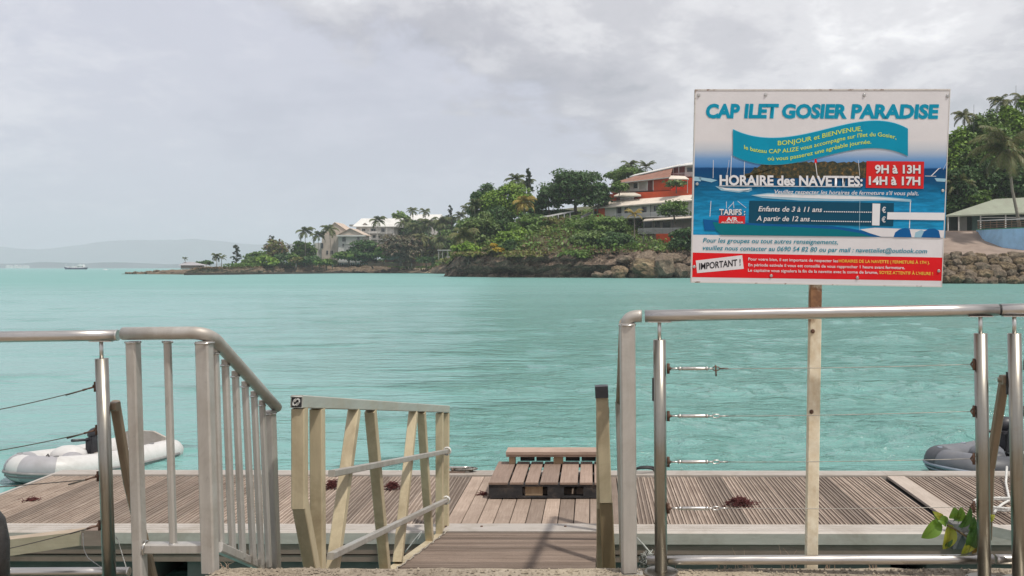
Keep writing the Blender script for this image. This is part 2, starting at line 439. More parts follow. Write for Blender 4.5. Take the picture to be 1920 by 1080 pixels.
# grit and crumbs along the quay edge
def grit():
    q = np.random.default_rng(5); mb = MB()
    for i in range(1500):
        x = q.uniform(-1.5, 1.9) if i % 3 else q.uniform(-1.5, -1.0); y = 3.39 - abs(q.normal(0, 0.05)); r = abs(q.normal(0, 0.0028)) + 0.0012
        z = QZ + 0.003
        mb.add([(x-r, y-r, z), (x+r, y-r*0.7, z), (x+r*.8, y+r, z), (x-r*.7, y+r*.8, z), (x, y, z+r*1.3)], [(0,1,4),(1,2,4),(2,3,4),(3,0,4)])
    return mb
tag(build('sand_grit', grit(), M['quay']), kind='stuff')
# dry grass wisps at the quay edge
def wisps():
    q = np.random.default_rng(8); mb = MB()
    for cx, n_, hh in ((1400, 9, .05), (1478, 5, .06), (1360, 5, .035), (1245, 4, .03), (1550, 6, .03), (1640, 6, .025), (420, 6, .02)):
        for i in range(n_):
            x = Xp(cx, 3.4) + q.normal(0, .018); h = hh * q.uniform(0.6, 1.7); dx = q.normal(0, .02)
            mb.tube([(x, 3.40, QZ-.01), (x+dx*.4, 3.405, QZ+h*.6), (x+dx, 3.40, QZ+h)], [.0012, .001, .0004], 4, False)
    return mb
tag(build('dry_grass', wisps(), plain('dry_grass', (0.42, 0.30, 0.22), 0.9, scale=20, var=0.3)), kind='stuff')

# ---------------------------------------------------------------- floating pontoon
DZ = 0.50                                            # deck level over the water
pont = thing('floating_pontoon', (-1.4, 9.0, 0), 'long floating pontoon with worn wooden decking and aluminium kerbs, moored beyond the railings', 'pontoon')
X0, X1, XJ = -6.38, 9.2, 3.56
Y0, Y1 = 8.12, 10.02
def yaw(x): return -0.0052 * x                       # pontoon lies very slightly out of square with the quay
PL = 0.1455; PITCH = 0.1545
def plank_mesh(kind):
    mb = MB(); w = PL; L_ = Y1 - Y0 - 0.012
    if kind == 'smooth':
        mb.bar((0, 0, 0), (0, L_, 0), w, 0.03, bev=0.003)
    else:
        hw = w/2; gd = 0.010; prof = []; mats = []
        # ridges light and narrow, grooves wide and dark: three grooves per board
        xs = [-hw, -hw+.017, -hw+.019, -hw+.045, -hw+.047, -hw+.062, -hw+.064, hw-.064, hw-.062, hw-.047, hw-.045, hw-.019, hw-.017, hw]
        zs = [0, 0, -gd, -gd, 0, 0, -gd, -gd, 0, 0, -gd, -gd, 0, 0]
        prof = list(zip(xs, zs))
        vs = []
        for yy in (0, L_): vs += [(x, yy, z) for x, z in prof] + [(hw, yy, -0.03), (-hw, yy, -0.03)]
        n = len(prof) + 2
        for i in range(n):
            j = (i+1) % n
            mb.cur = 1 if (i < len(prof)-1 and (zs[i] < 0)) else 0
            o = len(mb.v)
            mb.add([vs[i], vs[j], vs[n+j], vs[n+i]], [(0, 1, 2, 3)][::-1] and [(3, 2, 1, 0)])
        mb.cur = 0
        mb.add([vs[i] for i in range(n)], [tuple(range(n))]); mb.add([vs[n+i] for i in range(n)], [tuple(reversed(range(n)))])
    return mb.mesh('plank')
pm_s, pm_g = plank_mesh('smooth'), plank_mesh('groove')
pm_s.materials.append(M['deck_smooth']); pm_g.materials.append(M['deck']); pm_g.materials.append(M['deck_groove'])
x = X0 + 0.10; k = 0
base = Vector((-1.4, 9.0, 0))
while x < X1 - 0.1:
    if abs(x - XJ) < 0.17: x = XJ + 0.175; continue
    smooth = Xp(845, 8.2) < x < Xp(1160, 8.2)
    o = bpy.data.objects.new('plank', pm_s if smooth else pm_g); COL.objects.link(o); o.parent = pont
    o.location = Vector((x, Y0 + 0.006 + yaw(x) + random.uniform(-.003, .003), DZ + random.uniform(-.0025, .0025) - (0.015 if smooth else 0))) - base
    o.rotation_euler = (0, random.uniform(-.012, .012), random.uniform(-.0012, .0012))
    x += PITCH; k += 1
def along(name, y0, y1, z0, z1, mat, xa=X0, xb=X1, lab=None):
    mb = MB(); vs = []
    for xx in (xa, xb):
        vs += [(xx, y0+yaw(xx), z0), (xx, y1+yaw(xx), z0), (xx, y1+yaw(xx), z1), (xx, y0+yaw(xx), z1)]
    mb.add(vs, [(0,1,5,4),(1,2,6,5),(2,3,7,6),(3,0,4,7),(0,3,2,1),(4,5,6,7)])
    o = build(name, mb, mat, pont)
    if lab: o['label'] = lab
    return o
def kerb_profile(xa, xb, yy, s):
    """extruded aluminium kerb with fine lengthwise ribs"""
    mb = MB(); pr = [(0, -.10), (0, .0)]
    w_ = .25
    for i in range(4):
        a = .02 + i*.055
        pr += [(a, .012 if i else .014), (a+.035, .012), (a+.037, .004), (a+.05, .004)]
    pr += [(w_, .012), (w_, -.05)]
    vs = []
    for xx in (xa, xb): vs += [(xx, yy + s*p[0] + yaw(xx), DZ + p[1]) for p in pr]
    n = len(pr); fs = [(i, i+1, n+i+1, n+i) if s > 0 else (n+i, n+i+1, i+1, i) for i in range(n-1)]
    fs += [tuple(range(n)), tuple(range(n, 2*n))]
    mb.add(vs, fs); return mb
for xa, xb in ((X0, -1.3), (-1.296, XJ-.09), (XJ-.086, X1)):
    build('kerb', kerb_profile(xa, xb, Y0-.255, 1), M['alu_kerb'], pont)
for xa, xb in ((X0, -2.2), (-2.196, XJ-.09), (XJ-.086, X1)):
    build('kerb', kerb_profile(xa, xb, Y1+.255, -1), M['alu_kerb'], pont)
# joint strip between two pontoon sections and end strip
mb = MB(); mb.box((XJ-.10, Y0+yaw(XJ)-.0, DZ-.02), (XJ+.10, Y1+yaw(XJ), DZ+.008)); build('joint_strip', mb, M['deck_smooth'] if False else wood('pale_joint_board', (0.36, .30, .25), (.50, .43, .37), 1, dark=.25), pont)
mb = MB(); mb.box((X0-.02, Y0-.25, DZ-.1), (X0+.02, Y1+.25, DZ+.01)); build('end_strip', mb, M['alu_kerb'], pont)
along('side_beam', Y0-.235, Y0-.20, DZ-.20, DZ-.085, M['alu_side'])
along('lower_beam', Y0-.225, Y0-.19, DZ-.275, DZ-.215, M['alu_side'])
along('under_deck', Y0-.19, Y1+.2, DZ-.09, DZ-.05, M['black_rubber'])  # not rubber: black tone puts the shade between planks into the colour
along('back_beam', Y1+.20, Y1+.235, DZ-.22, DZ-.055, M['alu_side'])
for xa, xb in ((-6.3, Xp(282, 7.9)), (Xp(345, 7.9), -1.35), (-1.2, Xp(1672, 7.9)), (Xp(1740, 7.9), 5.4), (5.7, 9.1)):
    along('float', Y0-.17, Y1+.1, -.25, DZ-.292, M['float'], xa, xb)
# cleats with mooring lines
def cleat(px_, label):
    c = P(px_, 884, 10.16); c.z = DZ + .012
    t = thing('mooring_cleat', c, label, 'cleat', 'mooring cleats on the pontoon')
    mb = MB(); mb.box(c + Vector((-.10, -.03, 0)), c + Vector((.10, .03, .015)))
    mb.tube([c + Vector((-.05, 0, .01)), c + Vector((-.045, 0, .055))], .014, 8); mb.tube([c + Vector((.05, 0, .01)), c + Vector((.045, 0, .055))], .014, 8)
    build('base', mb, M['alu_side'], t)
    mb = MB(); mb.tube([c + Vector((-.15, 0, .066)), c + Vector((-.08, 0, .06)), c + Vector((.08, 0, .06)), c + Vector((.15, 0, .066))], [.007, .014, .014, .007], 8)
    build('horn', mb, M['steel_small'], t)
cleat(856, 'horned metal cleat on the far kerb just right of the gangway truss')
cleat(1440, 'low horned cleat on the far kerb, behind the wire railing') if False else None
def rope_pile(name, c, rad, h, n, r, mat, label, cat, seed, stretch=1.6, jit=1.0):
    q = np.random.default_rng(seed); pts = []; c = Vector(c)
    for i in range(n):
        a = i * 0.55; rr = rad * (0.45 + 0.55 * abs(math.sin(i*0.173))) 
        pts.append(c + Vector((math.cos(a)*rr*stretch + q.normal(0, .004*jit), math.sin(a)*rr*.55 + q.normal(0, .004*jit), r + h * abs(math.sin(i*.11)) * (1 - .5*rr/rad))))
    mb = MB(); mb.tube(pts, r, 6); return single(name, mb, mat, label, cat)
rope_pile('chain', (Xp(870, 10.2), 10.2, DZ+.012), .10, .06, 70, .009, plain('galvanised_chain', (.22, .21, .19), .5, metal=.7, scale=50, var=.4), 'small heap of grey chain beside the cleat on the far kerb', 'chain', 3)
mb = MB(); pts = []
for i in range(30):
    a = math.pi * i / 29
    pts.append(Vector((Xp(1208, 10.1) + math.cos(a)*.13, 10.12 + .02*math.sin(3*a), DZ + .02 + math.sin(a)*.062)))
mb.tube(pts, .014, 8)
pts = [p + Vector((.03, .06, .0)) for p in pts]; mb.tube(pts, .012, 8)
single('mooring_line', mb, M['black_rubber'], 'black mooring line looped on the far kerb behind the gate post', 'rope')

# dried seaweed clumps on the deck
M['weed'] = plain('dry_red_seaweed', (0.085, 0.022, 0.020), 0.95, var=0.6, scale=40)
def weed(px_, py_, w, h, label, seed, n=220):
    d = (CAMZ - DZ) * FPX / (py_ - HY); c = P(px_, py_, d); c.z = DZ; q = np.random.default_rng(seed); mb = MB()
    for i in range(n):
        a = q.uniform(0, 6.28); rr = abs(q.normal(0, .42)); rr = min(rr, 1.25)
        x_ = c.x + math.cos(a)*rr*w; y_ = c.y + math.sin(a)*rr*w*.8; top = h * max(0, 1-rr) * q.uniform(.4, 1)
        p0 = Vector((x_, y_, DZ + top + .002)); p1 = p0 + Vector((q.normal(0, .025), q.normal(0, .025), q.normal(.004, .012)))
        p1.z = max(p1.z, DZ + .003); p2 = p1 + Vector((q.normal(0, .02), q.normal(0, .02), 0)); p2.z = max(DZ+.002, p1.z - .01)
        mb.tube([p0, p1, p2], [.004, .003, .0015], 4, False)
    return single('seaweed_clump', mb, M['weed'], label, 'seaweed', 'dried seaweed clumps on the pontoon', base=c)
weed(622, 915, .085, .09, 'dark red seaweed clump seen between the gangway post and first diagonal', 1, 260)
weed(736, 917, .075, .08, 'dark red seaweed clump seen through the middle of the gangway truss', 2, 240)
weed(1388, 946, .17, .07, 'wide flat red seaweed clump right of the wire railing post, below the cables', 3, 420)
weed(905, 928, .05, .015, 'thin scrap of brown seaweed at the left corner of the black pallet', 4, 50)
weed(60, 938, .10, .015, 'scattered brown seaweed scraps near the left end of the pontoon', 5, 60)

# ---------------------------------------------------------------- pallets on the pontoon
DP = DZ + .012
pal = thing('wooden_pallet', (0, 0, 0), 'low pallet with brown top boards and black painted sides on the pontoon deck', 'pallet')
dfr = (CAMZ - DP) * FPX / (934 - HY)
xa, xb = Xp(916, dfr), Xp(1136, dfr)
pal.location = ((xa+xb)/2, dfr + .5, DP)
pd = .98; ph = .155; nb = 7
bw = (xb - xa - .03*(nb-1)) / nb
ws = [1.35, .95, .9, 1.25, 1.25, .9, .8]; tot = sum(ws); xx = xa
for i, w_ in enumerate(ws):
    bwi = (xb - xa - .022*(nb-1)) * w_ / tot
    mb = MB(); mb.bar((xx+bwi/2, dfr-.005+random.uniform(-.006, .006), DP+ph), (xx+bwi/2, dfr+pd, DP+ph), bwi, .022, bev=.002)
    build('top_board', mb, M['pallet'], pal); xx += bwi + .022
for (a, b) in ((xa, xa+.36), (xa+.62, xa+.80), (xa+1.0, xb)):      # black side blocks with gaps between
    for yy in (dfr+.006, dfr+.45, dfr+.86):
        mb = MB(); mb.box((a+.003, yy, DP+.018), (b-.003, yy+.10, DP+ph-.036)); build('block', mb, M['pallet_black'], pal)
mb = MB(); mb.box((xa+.385, dfr+.03, DP+.02), (xa+.57, dfr+.13, DP+ph-.037)); build('block', mb, M['block'], pal)
for yy in (dfr+.003, dfr+.44, dfr+.87):
    mb = MB(); mb.box((xa+.002, yy, DP+ph-.034), (xb-.002, yy+.10, DP+ph-.012)); build('stringer_board', mb, M['pallet_black'], pal)
    mb = MB(); mb.box((xa+.002, yy, DP), (xb-.002, yy+.10, DP+.017)); build('stringer_board', mb, M['pallet_black'], pal)
# narrow bench-like pallet standing behind it
tp = thing('raised_pallet', P(1040, 872, dfr+.85), 'narrow raised pallet board on short legs standing at the back of the black pallet', 'pallet')
d2 = dfr + .90; zt = Zp(846, d2)
mb = MB(); mb.box((Xp(950, d2), d2-.10, zt-.02), (Xp(1134, d2), d2+.16, zt+.012)); build('top_board', mb, M['pallet_x'], tp)
mb = MB(); mb.box((Xp(950, d2)+.003, d2-.085, zt-.048), (Xp(1134, d2)-.003, d2-.06, zt-.022)); build('edge_board', mb, M['pallet_x'], tp)
for pxx, w_ in ((961, .07), (1047, .11), (1124, .08)):
    mb = MB(); mb.box((Xp(pxx, d2)-w_/2, d2-.06, DP+ph+.013), (Xp(pxx, d2)+w_/2, d2+.05, zt-.05)); build('leg', mb, M['block'], tp)
for pxx in (990, 1020, 1075, 1105):
    mb = MB(); mb.box((Xp(pxx, d2)-.09, d2+.02, DP+ph+.03), (Xp(pxx, d2)+.075, d2+.045, DP+ph+.075)); build('cross_board', mb, M['pallet_black'], tp)
# ---------------------------------------------------------------- gangway
M['old_rope'] = plain('old_rope', (0.40, 0.36, 0.30), 0.9, var=0.3, scale=60, bump=0.8)
VX = (1130 - CX) / FPX                                # gangway runs very slightly to the right of straight ahead
GW = 1.475
def gz(d): return CAMZ - 2.40 + (7.76 - d) * 0.173    # deck height along the gangway
gang = thing('gangway', (VX*6 - GW/2, 6.0, gz(6.0)), 'aluminium truss gangway with grooved wooden boards sloping down to the pontoon', 'gangway')
M['gang_groove'] = wood('gangway_groove_wood', (0.10, 0.072, 0.055), (0.19, 0.145, 0.115), 0, dark=0.4)
def gboard():
    mb = MB(); n = 3; w = .116; wd = GW - .10
    zs = []; ys = []
    prof = [(-w/2, 0)]
    for i in range(3):
        a = -w/2 + .010 + i*.036
        prof += [(a, 0), (a+.002, -.009), (a+.018, -.009), (a+.020, 0)]
    prof += [(w/2, 0), (w/2, -.025), (-w/2, -.025)]
    vs = []
    for xx in (-wd/2, wd/2): vs += [(xx, p[0], p[1]) for p in prof]
    m_ = len(prof)
    o_ = len(mb.v); mb.v.extend([tuple(p) for p in vs])
    for i in range(m_):
        j = (i+1) % m_; mb.f.append((o_+i, o_+j, o_+m_+j, o_+m_+i)); mb.sm.append(False)
        mb.mi.append(1 if (prof[i][1] < -.001 or prof[j][1] < -.001) else 0)
    for f_ in (tuple(reversed(range(m_))), tuple(range(m_, 2*m_))): mb.f.append(tuple(o_+k for k in f_)); mb.sm.append(False); mb.mi.append(0)
    return mb.mesh('board')
gb = gboard(); gb.materials.append(M['gang']); gb.materials.append(M['gang_groove'])
slope = math.atan(0.173); d = 3.9
while d < 7.83:
    o = bpy.data.objects.new('board', gb); COL.objects.link(o); o.parent = gang
    o.location = Vector((VX*d - GW/2, d, gz(d) + random.uniform(-.002, .002))) - gang.location
    o.rotation_euler = (-slope, random.uniform(-.003, .003), -VX + random.uniform(-.002, .002))
    d += .122
def GL(px_, py_, side=0.0):
    """point in the left truss plane seen at photo pixel"""
    d = GW * FPX / (1130 - px_)
    p = P(px_, py_, d); p.x += side; return p
def gdeck(d, side, dz=0): return Vector((VX*d - GW + side, d, gz(d) + dz))
T = .064
tan, tant = M['alu_tan'], M['alu_tan_top']
def gbar(name, a, b, mat=None, w=T, h=T, lab=None, bev=.004):
    mb = MB(); mb.bar(a, b, w, h, (0, 1, 0) if abs((Vector(b)-Vector(a)).normalized().z) > .6 else (0, 0, 1), bev)
    o = build(name, mb, mat or tan, gang)
    if lab: o['label'] = lab
    return o
def truss(side, full):
    tops = [GL(562, 752, side), GL(836, 768, side)]
    if full: gbar('top_rail', tops[0] + Vector((0, -.04, .004)), tops[1] + Vector((0, .03, 0)), tant, .062, .062, 'grey green top rail of the gangway')
    dn = (tops[1]-tops[0]).normalized()
    def at(dd, z=None):
        t = (dd - tops[0].y) / (tops[1].y - tops[0].y); p = tops[0].lerp(tops[1], t); p.z -= .034; return p
    # end frame that kinks back to the bottom chord
    a = at(4.155); b = Vector((a.x + .002, 4.15, CAMZ - 1.165)); c = Vector((VX*4.46 - GW + side, 4.46, gz(4.46) + .02))
    gbar('end_post', a, b); gbar('end_brace', b + Vector((0, .0, .028)), c)
    gbar('post', at(4.41), gdeck(4.43, side, .0))
    for t_, b_ in ((5.07, 4.56), (5.42, 5.79), (6.65, 6.14), (6.94, 7.27)):
        p, q_ = at(t_), gdeck(b_, side, .0)
        off = Vector((.0, 0, 0))
        gbar('diagonal', p + off, q_ + off)
    gbar('post', at(7.72), gdeck(7.72, side, .0)); gbar('post', at(8.02), gdeck(8.0, side, .0))
    p, q_ = gdeck(4.05, side, -.04), gdeck(8.0, side, -.04); gbar('bottom_chord', p, q_)
truss(0, True)
truss(GW, False)
# right truss top rail, hidden behind its own end post from here, with its black end cap
a = P(1129.5, 738, 4.10); e = GL(836, 768, GW)
gbar('top_rail', a + Vector((0, 0, -.01)), e, tant, .052, .058)
mb = MB(); mb.bar(P(1127.5, 723, 4.07), P(1128.5, 744.5, 4.07), .062, .07, (0, 1, 0), .004); build('end_cap', mb, M['black_plastic'], gang)
gbar('end_post', P(1128.8, 744.7, 4.08), P(1135.5, 940, 4.10), None, .060, .05)
gbar('end_post', P(1136.0, 941, 4.12), P(1143, 1085, 4.14), alu('ochre_lower_tube', (.36, .27, .16), stain=(.22, .15, .08)), .064, .05, 'ochre stained lower part of the gangway end post')
# intermediate hand bars on the inside of the left truss
for a, b in ((GL(604, 888, .05), GL(828, 846, .05)), (GL(602, 1043, .05), GL(826, 938, .05))):
    o = gbar('hand_bar', a, b, M['alu_gate'], .038, .036)
    mb = MB()
    for s_ in (-1, 1):
        c = a if s_ < 0 else b
        if s_ > 0:
            for k in range(3): mb.tube([c + Vector((math.cos(t)*.032, .012*k - .01, math.sin(t)*.034)) for t in np.linspace(0, 6.28, 14)], .006, 6, False)
    build('lashing', mb, M['rope'], o)
# black block standing in for the dark hollow at the top rail's near end
p = GL(562, 752) + Vector((0, -.0445, .002))
mb = MB(); mb.box(p + Vector((-.024, -.002, -.024)), p + Vector((.024, .003, .024))); build('tube_end', mb, M['black_plastic'], gang)
mb = MB()
for k in range(4):
    t = k*1.6; mb.tube([p + Vector((math.cos(t+u*2)*.016, -.006, math.sin(t+u*3)*.016)) for u in np.linspace(0, 1, 5)], .004, 5, False)
mb.tube([p + Vector((-.028, -.004, .027)), p + Vector((.028, -.004, .027))], .004, 5); build('rope_scrap', mb, M['rope'], gang)
# transition plate on the pontoon kerb with bolt heads
mb = MB(); y0 = 7.70
mb.add([(VX*y0-GW+.02, y0, gz(y0)+.012), (VX*y0, y0, gz(y0)+.012), (VX*8.1+.02, 8.10, DZ+.022), (VX*8.1-GW+.02, 8.10, DZ+.022),
        (VX*y0-GW+.02, y0, gz(y0)-.0), (VX*y0, y0, gz(y0)-.0), (VX*8.1+.02, 8.10, DZ+.013), (VX*8.1-GW+.02, 8.10, DZ+.013)],
       [(0,1,2,3),(7,6,5,4),(0,4,5,1),(1,5,6,2),(2,6,7,3),(3,7,4,0)])
build('end_plate', mb, M['alu_kerb'], gang)
for px_ in (836, 903, 1060):
    mb = MB(); c = P(px_, 992, 7.93); c.z = DZ + .04; mb.tube([c, c + Vector((0, 0, .012))], .012, 6); build('bolt', mb, M['rust'], gang)
# cord lying along the gangway's left edge
mb = MB(); pts = []
for i in range(60):
    dd = 5.7 + 2.15*i/59; pts.append(Vector((VX*dd - GW + .07 + .007*math.sin(i*.9) + .004*math.sin(i*2.3), dd, gz(dd) + .012 + .004*math.sin(i*1.7))))
mb.tube(pts, .0045, 6); single('thin_rope', mb, M['old_rope'], 'thin pale rope lying along the left edge of the gangway boards', 'rope')
mb = MB(); pts = []
for i in range(18):
    u = i/17; pts.append(P(760+32*math.sin(u*3.0)*.6+ u*20, 1035 - 22*u - 26*math.sin(u*3.14), 7.7))
mb.tube(pts, .006, 6); single('thin_rope', mb, M['rope'], 'short loop of pale rope hanging under the pontoon end of the gangway', 'rope')

# ---------------------------------------------------------------- stainless railings
def post(parent, top, bot, rail_z, r=.0245, flange=True):
    top = Vector(top); bot = Vector(bot)
    mb = MB(); mb.tube([bot, top], r, 24); build('post', mb, M['steel_v'], parent)
    mb = MB(); rt = Vector((top.x + (top.x-bot.x)*.05, top.y, rail_z)); mb.tube([top - Vector((0,0,.01)), rt], .0075, 12)
    mb.bar(rt + Vector((-.045, 0, -.002)), rt + Vector((.045, 0, -.002)), .022, .004)
    build('stem', mb, M['steel_small'], parent)
    if flange:
        mb = MB(); mb.tube([(bot.x, bot.y, QZ), (bot.x, bot.y, QZ+.008), (bot.x, bot.y, QZ+.010)], [.068, .068, .062], 28, smooth=False)
        build('flange', mb, M['steel_v'], parent)
def rail_tube(name, a, b, r, parent, seg=24, mat=None):
    mb = MB(); a = Vector(a); b = Vector(b); n = 6
    mb.tube([a.lerp(b, i/n) for i in range(n+1)], r, seg); return build(name, mb, mat or M['steel_h'], parent)
rr = thing('wire_railing', (Xp(1540, 3.3), 3.3, QZ), 'stainless railing with four thin wire cables in front of the sign post', 'railing', 'stainless quay railings')
dA, dB = 3.35, 3.27
zr = lambda d, py: Zp(py, d)
rail_tube('top_rail', P(1209, 592.5, dA), P(1871, 581, dB), .0232, rr)
post(rr, P(1236.5, 637, dA), (Xp(1239.5, dA), dA, QZ), Zp(592, dA)-.022)
post(rr, P(1838.5, 625, dB), (Xp(1846, dB), dB, QZ), Zp(581.5, dB)-.022)
rail_tube('bottom_rail', P(1213, 1050.5, dA+.043), P(1862, 1048.5, dB+.043), .0185, rr)
def cable(parent, pa, pb, sag=0.0, r=.0014, buckle=True, hook=False, mat=None, n=14, blen=95):
    pts = []
    for i in range(n+1):
        t = i/n; p = pa.lerp(pb, t); p.z -= sag * 4*t*(1-t); pts.append(p)
    mb = MB(); mb.tube(pts, r, 6); build('cable', mb, mat or M['cable'], parent)
def turnbuckle(parent, a, dirx, hook):
    # eye bolt on the post, threaded body, shackle
    mb = MB(); a = Vector(a)
    mb.tube([a + Vector((dirx*.0, 0, -.02)), a + Vector((dirx*.0, 0, .02))], .006, 8)
    mb.ball(a + Vector((dirx*.005, 0, 0)), .0075, 8, 6)
    build('eye_bolt', mb, M['rust'], parent)
    mb = MB(); x = lambda u: a + Vector((dirx*u, 0, -.0008*u))
    mb.tube([x(.01), x(.045)], .0035, 8); mb.tube([x(.04), x(.048), x(.052)], [.0075, .0075, .005], 8)
    mb.tube([x(.052), x(.058), x(.142), x(.150)], [.0045, .0068, .0068, .0045], 10)
    mb.tube([x(.148), x(.156)], .0078, 8); mb.tube([x(.155), x(.175)], .0035, 8)
    build('turnbuckle', mb, M['steel_small'], parent)
    mb = MB()
    for s_ in (-1, 1): mb.tube([x(.172) + Vector((0, 0, 0)), x(.180) + Vector((0, 0, .007*s_)), x(.197) + Vector((0, 0, .006*s_)), x(.204)], .0022, 6)
    if hook: mb.tube([x(.186) + Vector((0, 0, .014)), x(.188) + Vector((0, 0, -.03))], .0032, 6)
    mb.tube([x(.2), x(.235)], .003, 6)
    build('shackle', mb, M['rust'] if hook else M['steel_small'], parent)
for i, (ya, yb, bl) in enumerate(((691, 683, 0), (780, 771, 0), (866, 860, 0), (953, 950, 0))):
    a = P(1253, ya, dA); b = P(1826, yb, dB)
    turnbuckle(rr, a, 1, i == 0)
    cable(rr, a + Vector((.20, 0, -.0005)), b, .004)
    mb = MB(); mb.tube([b + Vector((.0, 0, -.022)), b + Vector((0, 0, .022))], .0055, 8)
    for s_ in (-1, 1): mb.tube([b + Vector((-.012, 0, .0)), b + Vector((-.004, 0, .012*s_)), b + Vector((.006, 0, .008*s_))], .003, 6)
    build('eye_bolt', mb, M['rust'], rr)
# next railing bay on the far right
r2 = thing('wire_railing', (Xp(1905, 3.25), 3.25, QZ), 'next stainless railing bay, cut off by the right edge of the photo', 'railing', 'stainless quay railings')
dC = 3.25
rail_tube('top_rail', P(1875.5, 581, dB), P(2300, 575, 3.2), .0232, r2)
post(r2, P(1902, 625, dC), (Xp(1911, dC), dC, QZ), Zp(581, dC)-.022)
post(r2, P(2265, 620, 3.2), (Xp(2268, 3.2), 3.2, QZ), Zp(577, 3.2)-.022)
rail_tube('bottom_rail', P(1866, 1048.5, dB+.043), P(1902, 1048.8, dB+.043), .0185, r2)
for y in (684, 771, 862, 952):
    b = P(1922, y, dC); mb = MB(); mb.tube([b - Vector((0, 0, .02)), b + Vector((0, 0, .02))], .006, 8); mb.ball(b + Vector((.005, 0, 0)), .0075); build('eye_bolt', mb, M['rust'], r2)
    cable(r2, b, P(2245, y-3, 3.2), .003)
mb = MB(); mb.tube([P(1872.2, 581, dB)-Vector((.003,0,0)), P(1874.3, 581, dB)], .0215, 20); build('joint_ring', mb, M['black_rubber'], r2)
# dark gate stop plate on the post
mb = MB(); mb.box(P(1889, 740, 3.262), P(1891.5, 697, 3.275)); build('stop_plate', mb, M['black_rubber'], r2)
mb = MB(); mb.box(P(1223.2, 752, 3.352), P(1225.5, 708, 3.366)); build('stop_plate', mb, M['black_rubber'], rr)
# left railing
dL = 3.46
r3 = thing('wire_railing', (Xp(197, dL), dL, QZ-.1), 'stainless railing with loose sagging cables at the left edge of the photo', 'railing', 'stainless quay railings')
rail_tube('top_rail', P(-420, 638, 3.36), P(219, 628.5, dL), .0225, r3)
mb = MB(); e = P(219.2, 628.5, dL); mb.tube([e, e + Vector((.006, 0, 0))], [.0235, .022], 24, smooth=False); build('end_cap', mb, M['steel_small'], r3)
post(r3, P(190.5, 672, dL), (P(206.5, 1090, dL).x, dL, QZ-.13), Zp(628.5, dL)-.022, .0245, False)
rail_tube('bottom_rail', P(-420, 1075, dL+.043), P(240, 1072, dL+.043), .0185, r3)
mb = MB(); e = P(240.3, 1072, dL+.043); mb.tube([e, e + Vector((.005, 0, 0))], [.0195, .018], 20, smooth=False); build('end_cap', mb, M['steel_small'], r3)
for (y0, y1, sg) in ((783, 725, .035), (855, 806, .030), (900, 893, .012), (1062, 985, .03)):
    b = P(178 + (y1-700)*.03, y1, dL)
    mb = MB(); mb.tube([b - Vector((0, 0, .02)), b + Vector((0, 0, .02))], .006, 8); mb.ball(b + Vector((-.005, 0, .003)), .0065); mb.tube([b, b + Vector((-.03, 0, -.008)), b + Vector((-.05, 0, -.014))], [.0045, .003, .0045], 8)
    build('eye_bolt', mb, M['rust'], r3)
    mb = MB(); mb.tube([b + Vector((-.05, 0, -.014)), b + Vector((-.12, 0, -.034))], .0032, 8); build('cable_clamp', mb, M['dark_cable'], r3)
    cable(r3, P(-400, y0+30, 3.4), b + Vector((-.05, 0, -.014)), sg, .0022, mat=M['dark_cable'], n=24)
mb = MB(); mb.box(P(202.0, 788, 3.465), P(204.8, 752, 3.48)); build('stop_plate', mb, M['black_rubber'], r3)
# slanting brown brace tubes behind both railings
b1 = MB(); a = P(205, 760, 3.50)
b1.bar(P(206, 762, 3.50), P(222, 762, 3.50), .036, .036, bev=.006); b1.bar(P(215, 754, 3.52), P(241, 905, 3.66), .034, .034, (0, 1, 0), .006); b1.bar(P(241, 900, 3.66), P(291, 1108, 3.80), .040, .034, (0, 1, 0), .006)
single('brace_tube', b1, M['brown_tube'], 'brown stained bent tube slanting down behind the left railing post', 'brace')
b1 = MB(); b1.bar(P(1890, 712, 3.29), P(1877, 712, 3.29), .036, .036, bev=.006); b1.tube([P(1882, 708, 3.30), P(1882, 716, 3.30)], .022, 16); b1.bar(P(1883, 712, 3.31), P(1857, 875, 3.5), .034, .030, (0, 1, 0), .006); b1.bar(P(1857, 872, 3.5), P(1852, 1010, 3.62), .030, .028, (0, 1, 0), .006)
single('brace_tube', b1, M['brown_tube'], 'brown stained tube slanting down between the two right railing posts', 'brace')

# ---------------------------------------------------------------- left aluminium stair railing
ag = M['alu_gate']
sr = thing('stair_railing', (Xp(383, 3.4), 3.4, QZ-.1), 'aluminium handrail with square balusters that bends and descends beside the left of the gangway', 'railing')
d0, d1 = 3.36, 4.35
def arc(a, b, c, n=8):
    a, b, c = Vector(a), Vector(b), Vector(c)
    return [a*(1-t)**2 + b*2*t*(1-t) + c*t*t for t in [i/n for i in range(n+1)]]
TL, TM, TE = P(231, 625.5, 3.40), P(392, 624, d0), P(519, 764, d1)
pts = [TL, TL.lerp(TM, .5)] + arc(TL.lerp(TM, .80), TM, TM.lerp(TE, .10)) + [TM.lerp(TE, .4), TM.lerp(TE, .7), TE]
mb = MB(); mb.tube(pts, .0255, 24); build('handrail', mb, ag, sr)
def sq(name, a, b, w, h=None, parent=sr, mat=ag, bev=.006, twist=None):
    mb = MB(); mb.bar(a, b, w, h or w, twist or (.12, 1, 0), bev); return build(name, mb, mat, parent)
sq('post', P(249.5, 640, 3.41), P(264, 1112, 3.41), .043, .045)
sq('baluster', P(314, 640, 3.40), P(325, 1022, 3.40), .026, .026)
sq('post', P(382.5, 640, 3.37), P(394.5, 1072, 3.37), .056, .046)
sq('lower_bar', P(262, 1027, 3.415), P(402, 1027, 3.385), .045, .040, twist=(0, 0, 1))
A_, B_ = P(409, 1026, 3.40), P(503, 1068, d1)
sq('lower_bar', A_, B_, .034, .040, twist=(0, 0, 1))
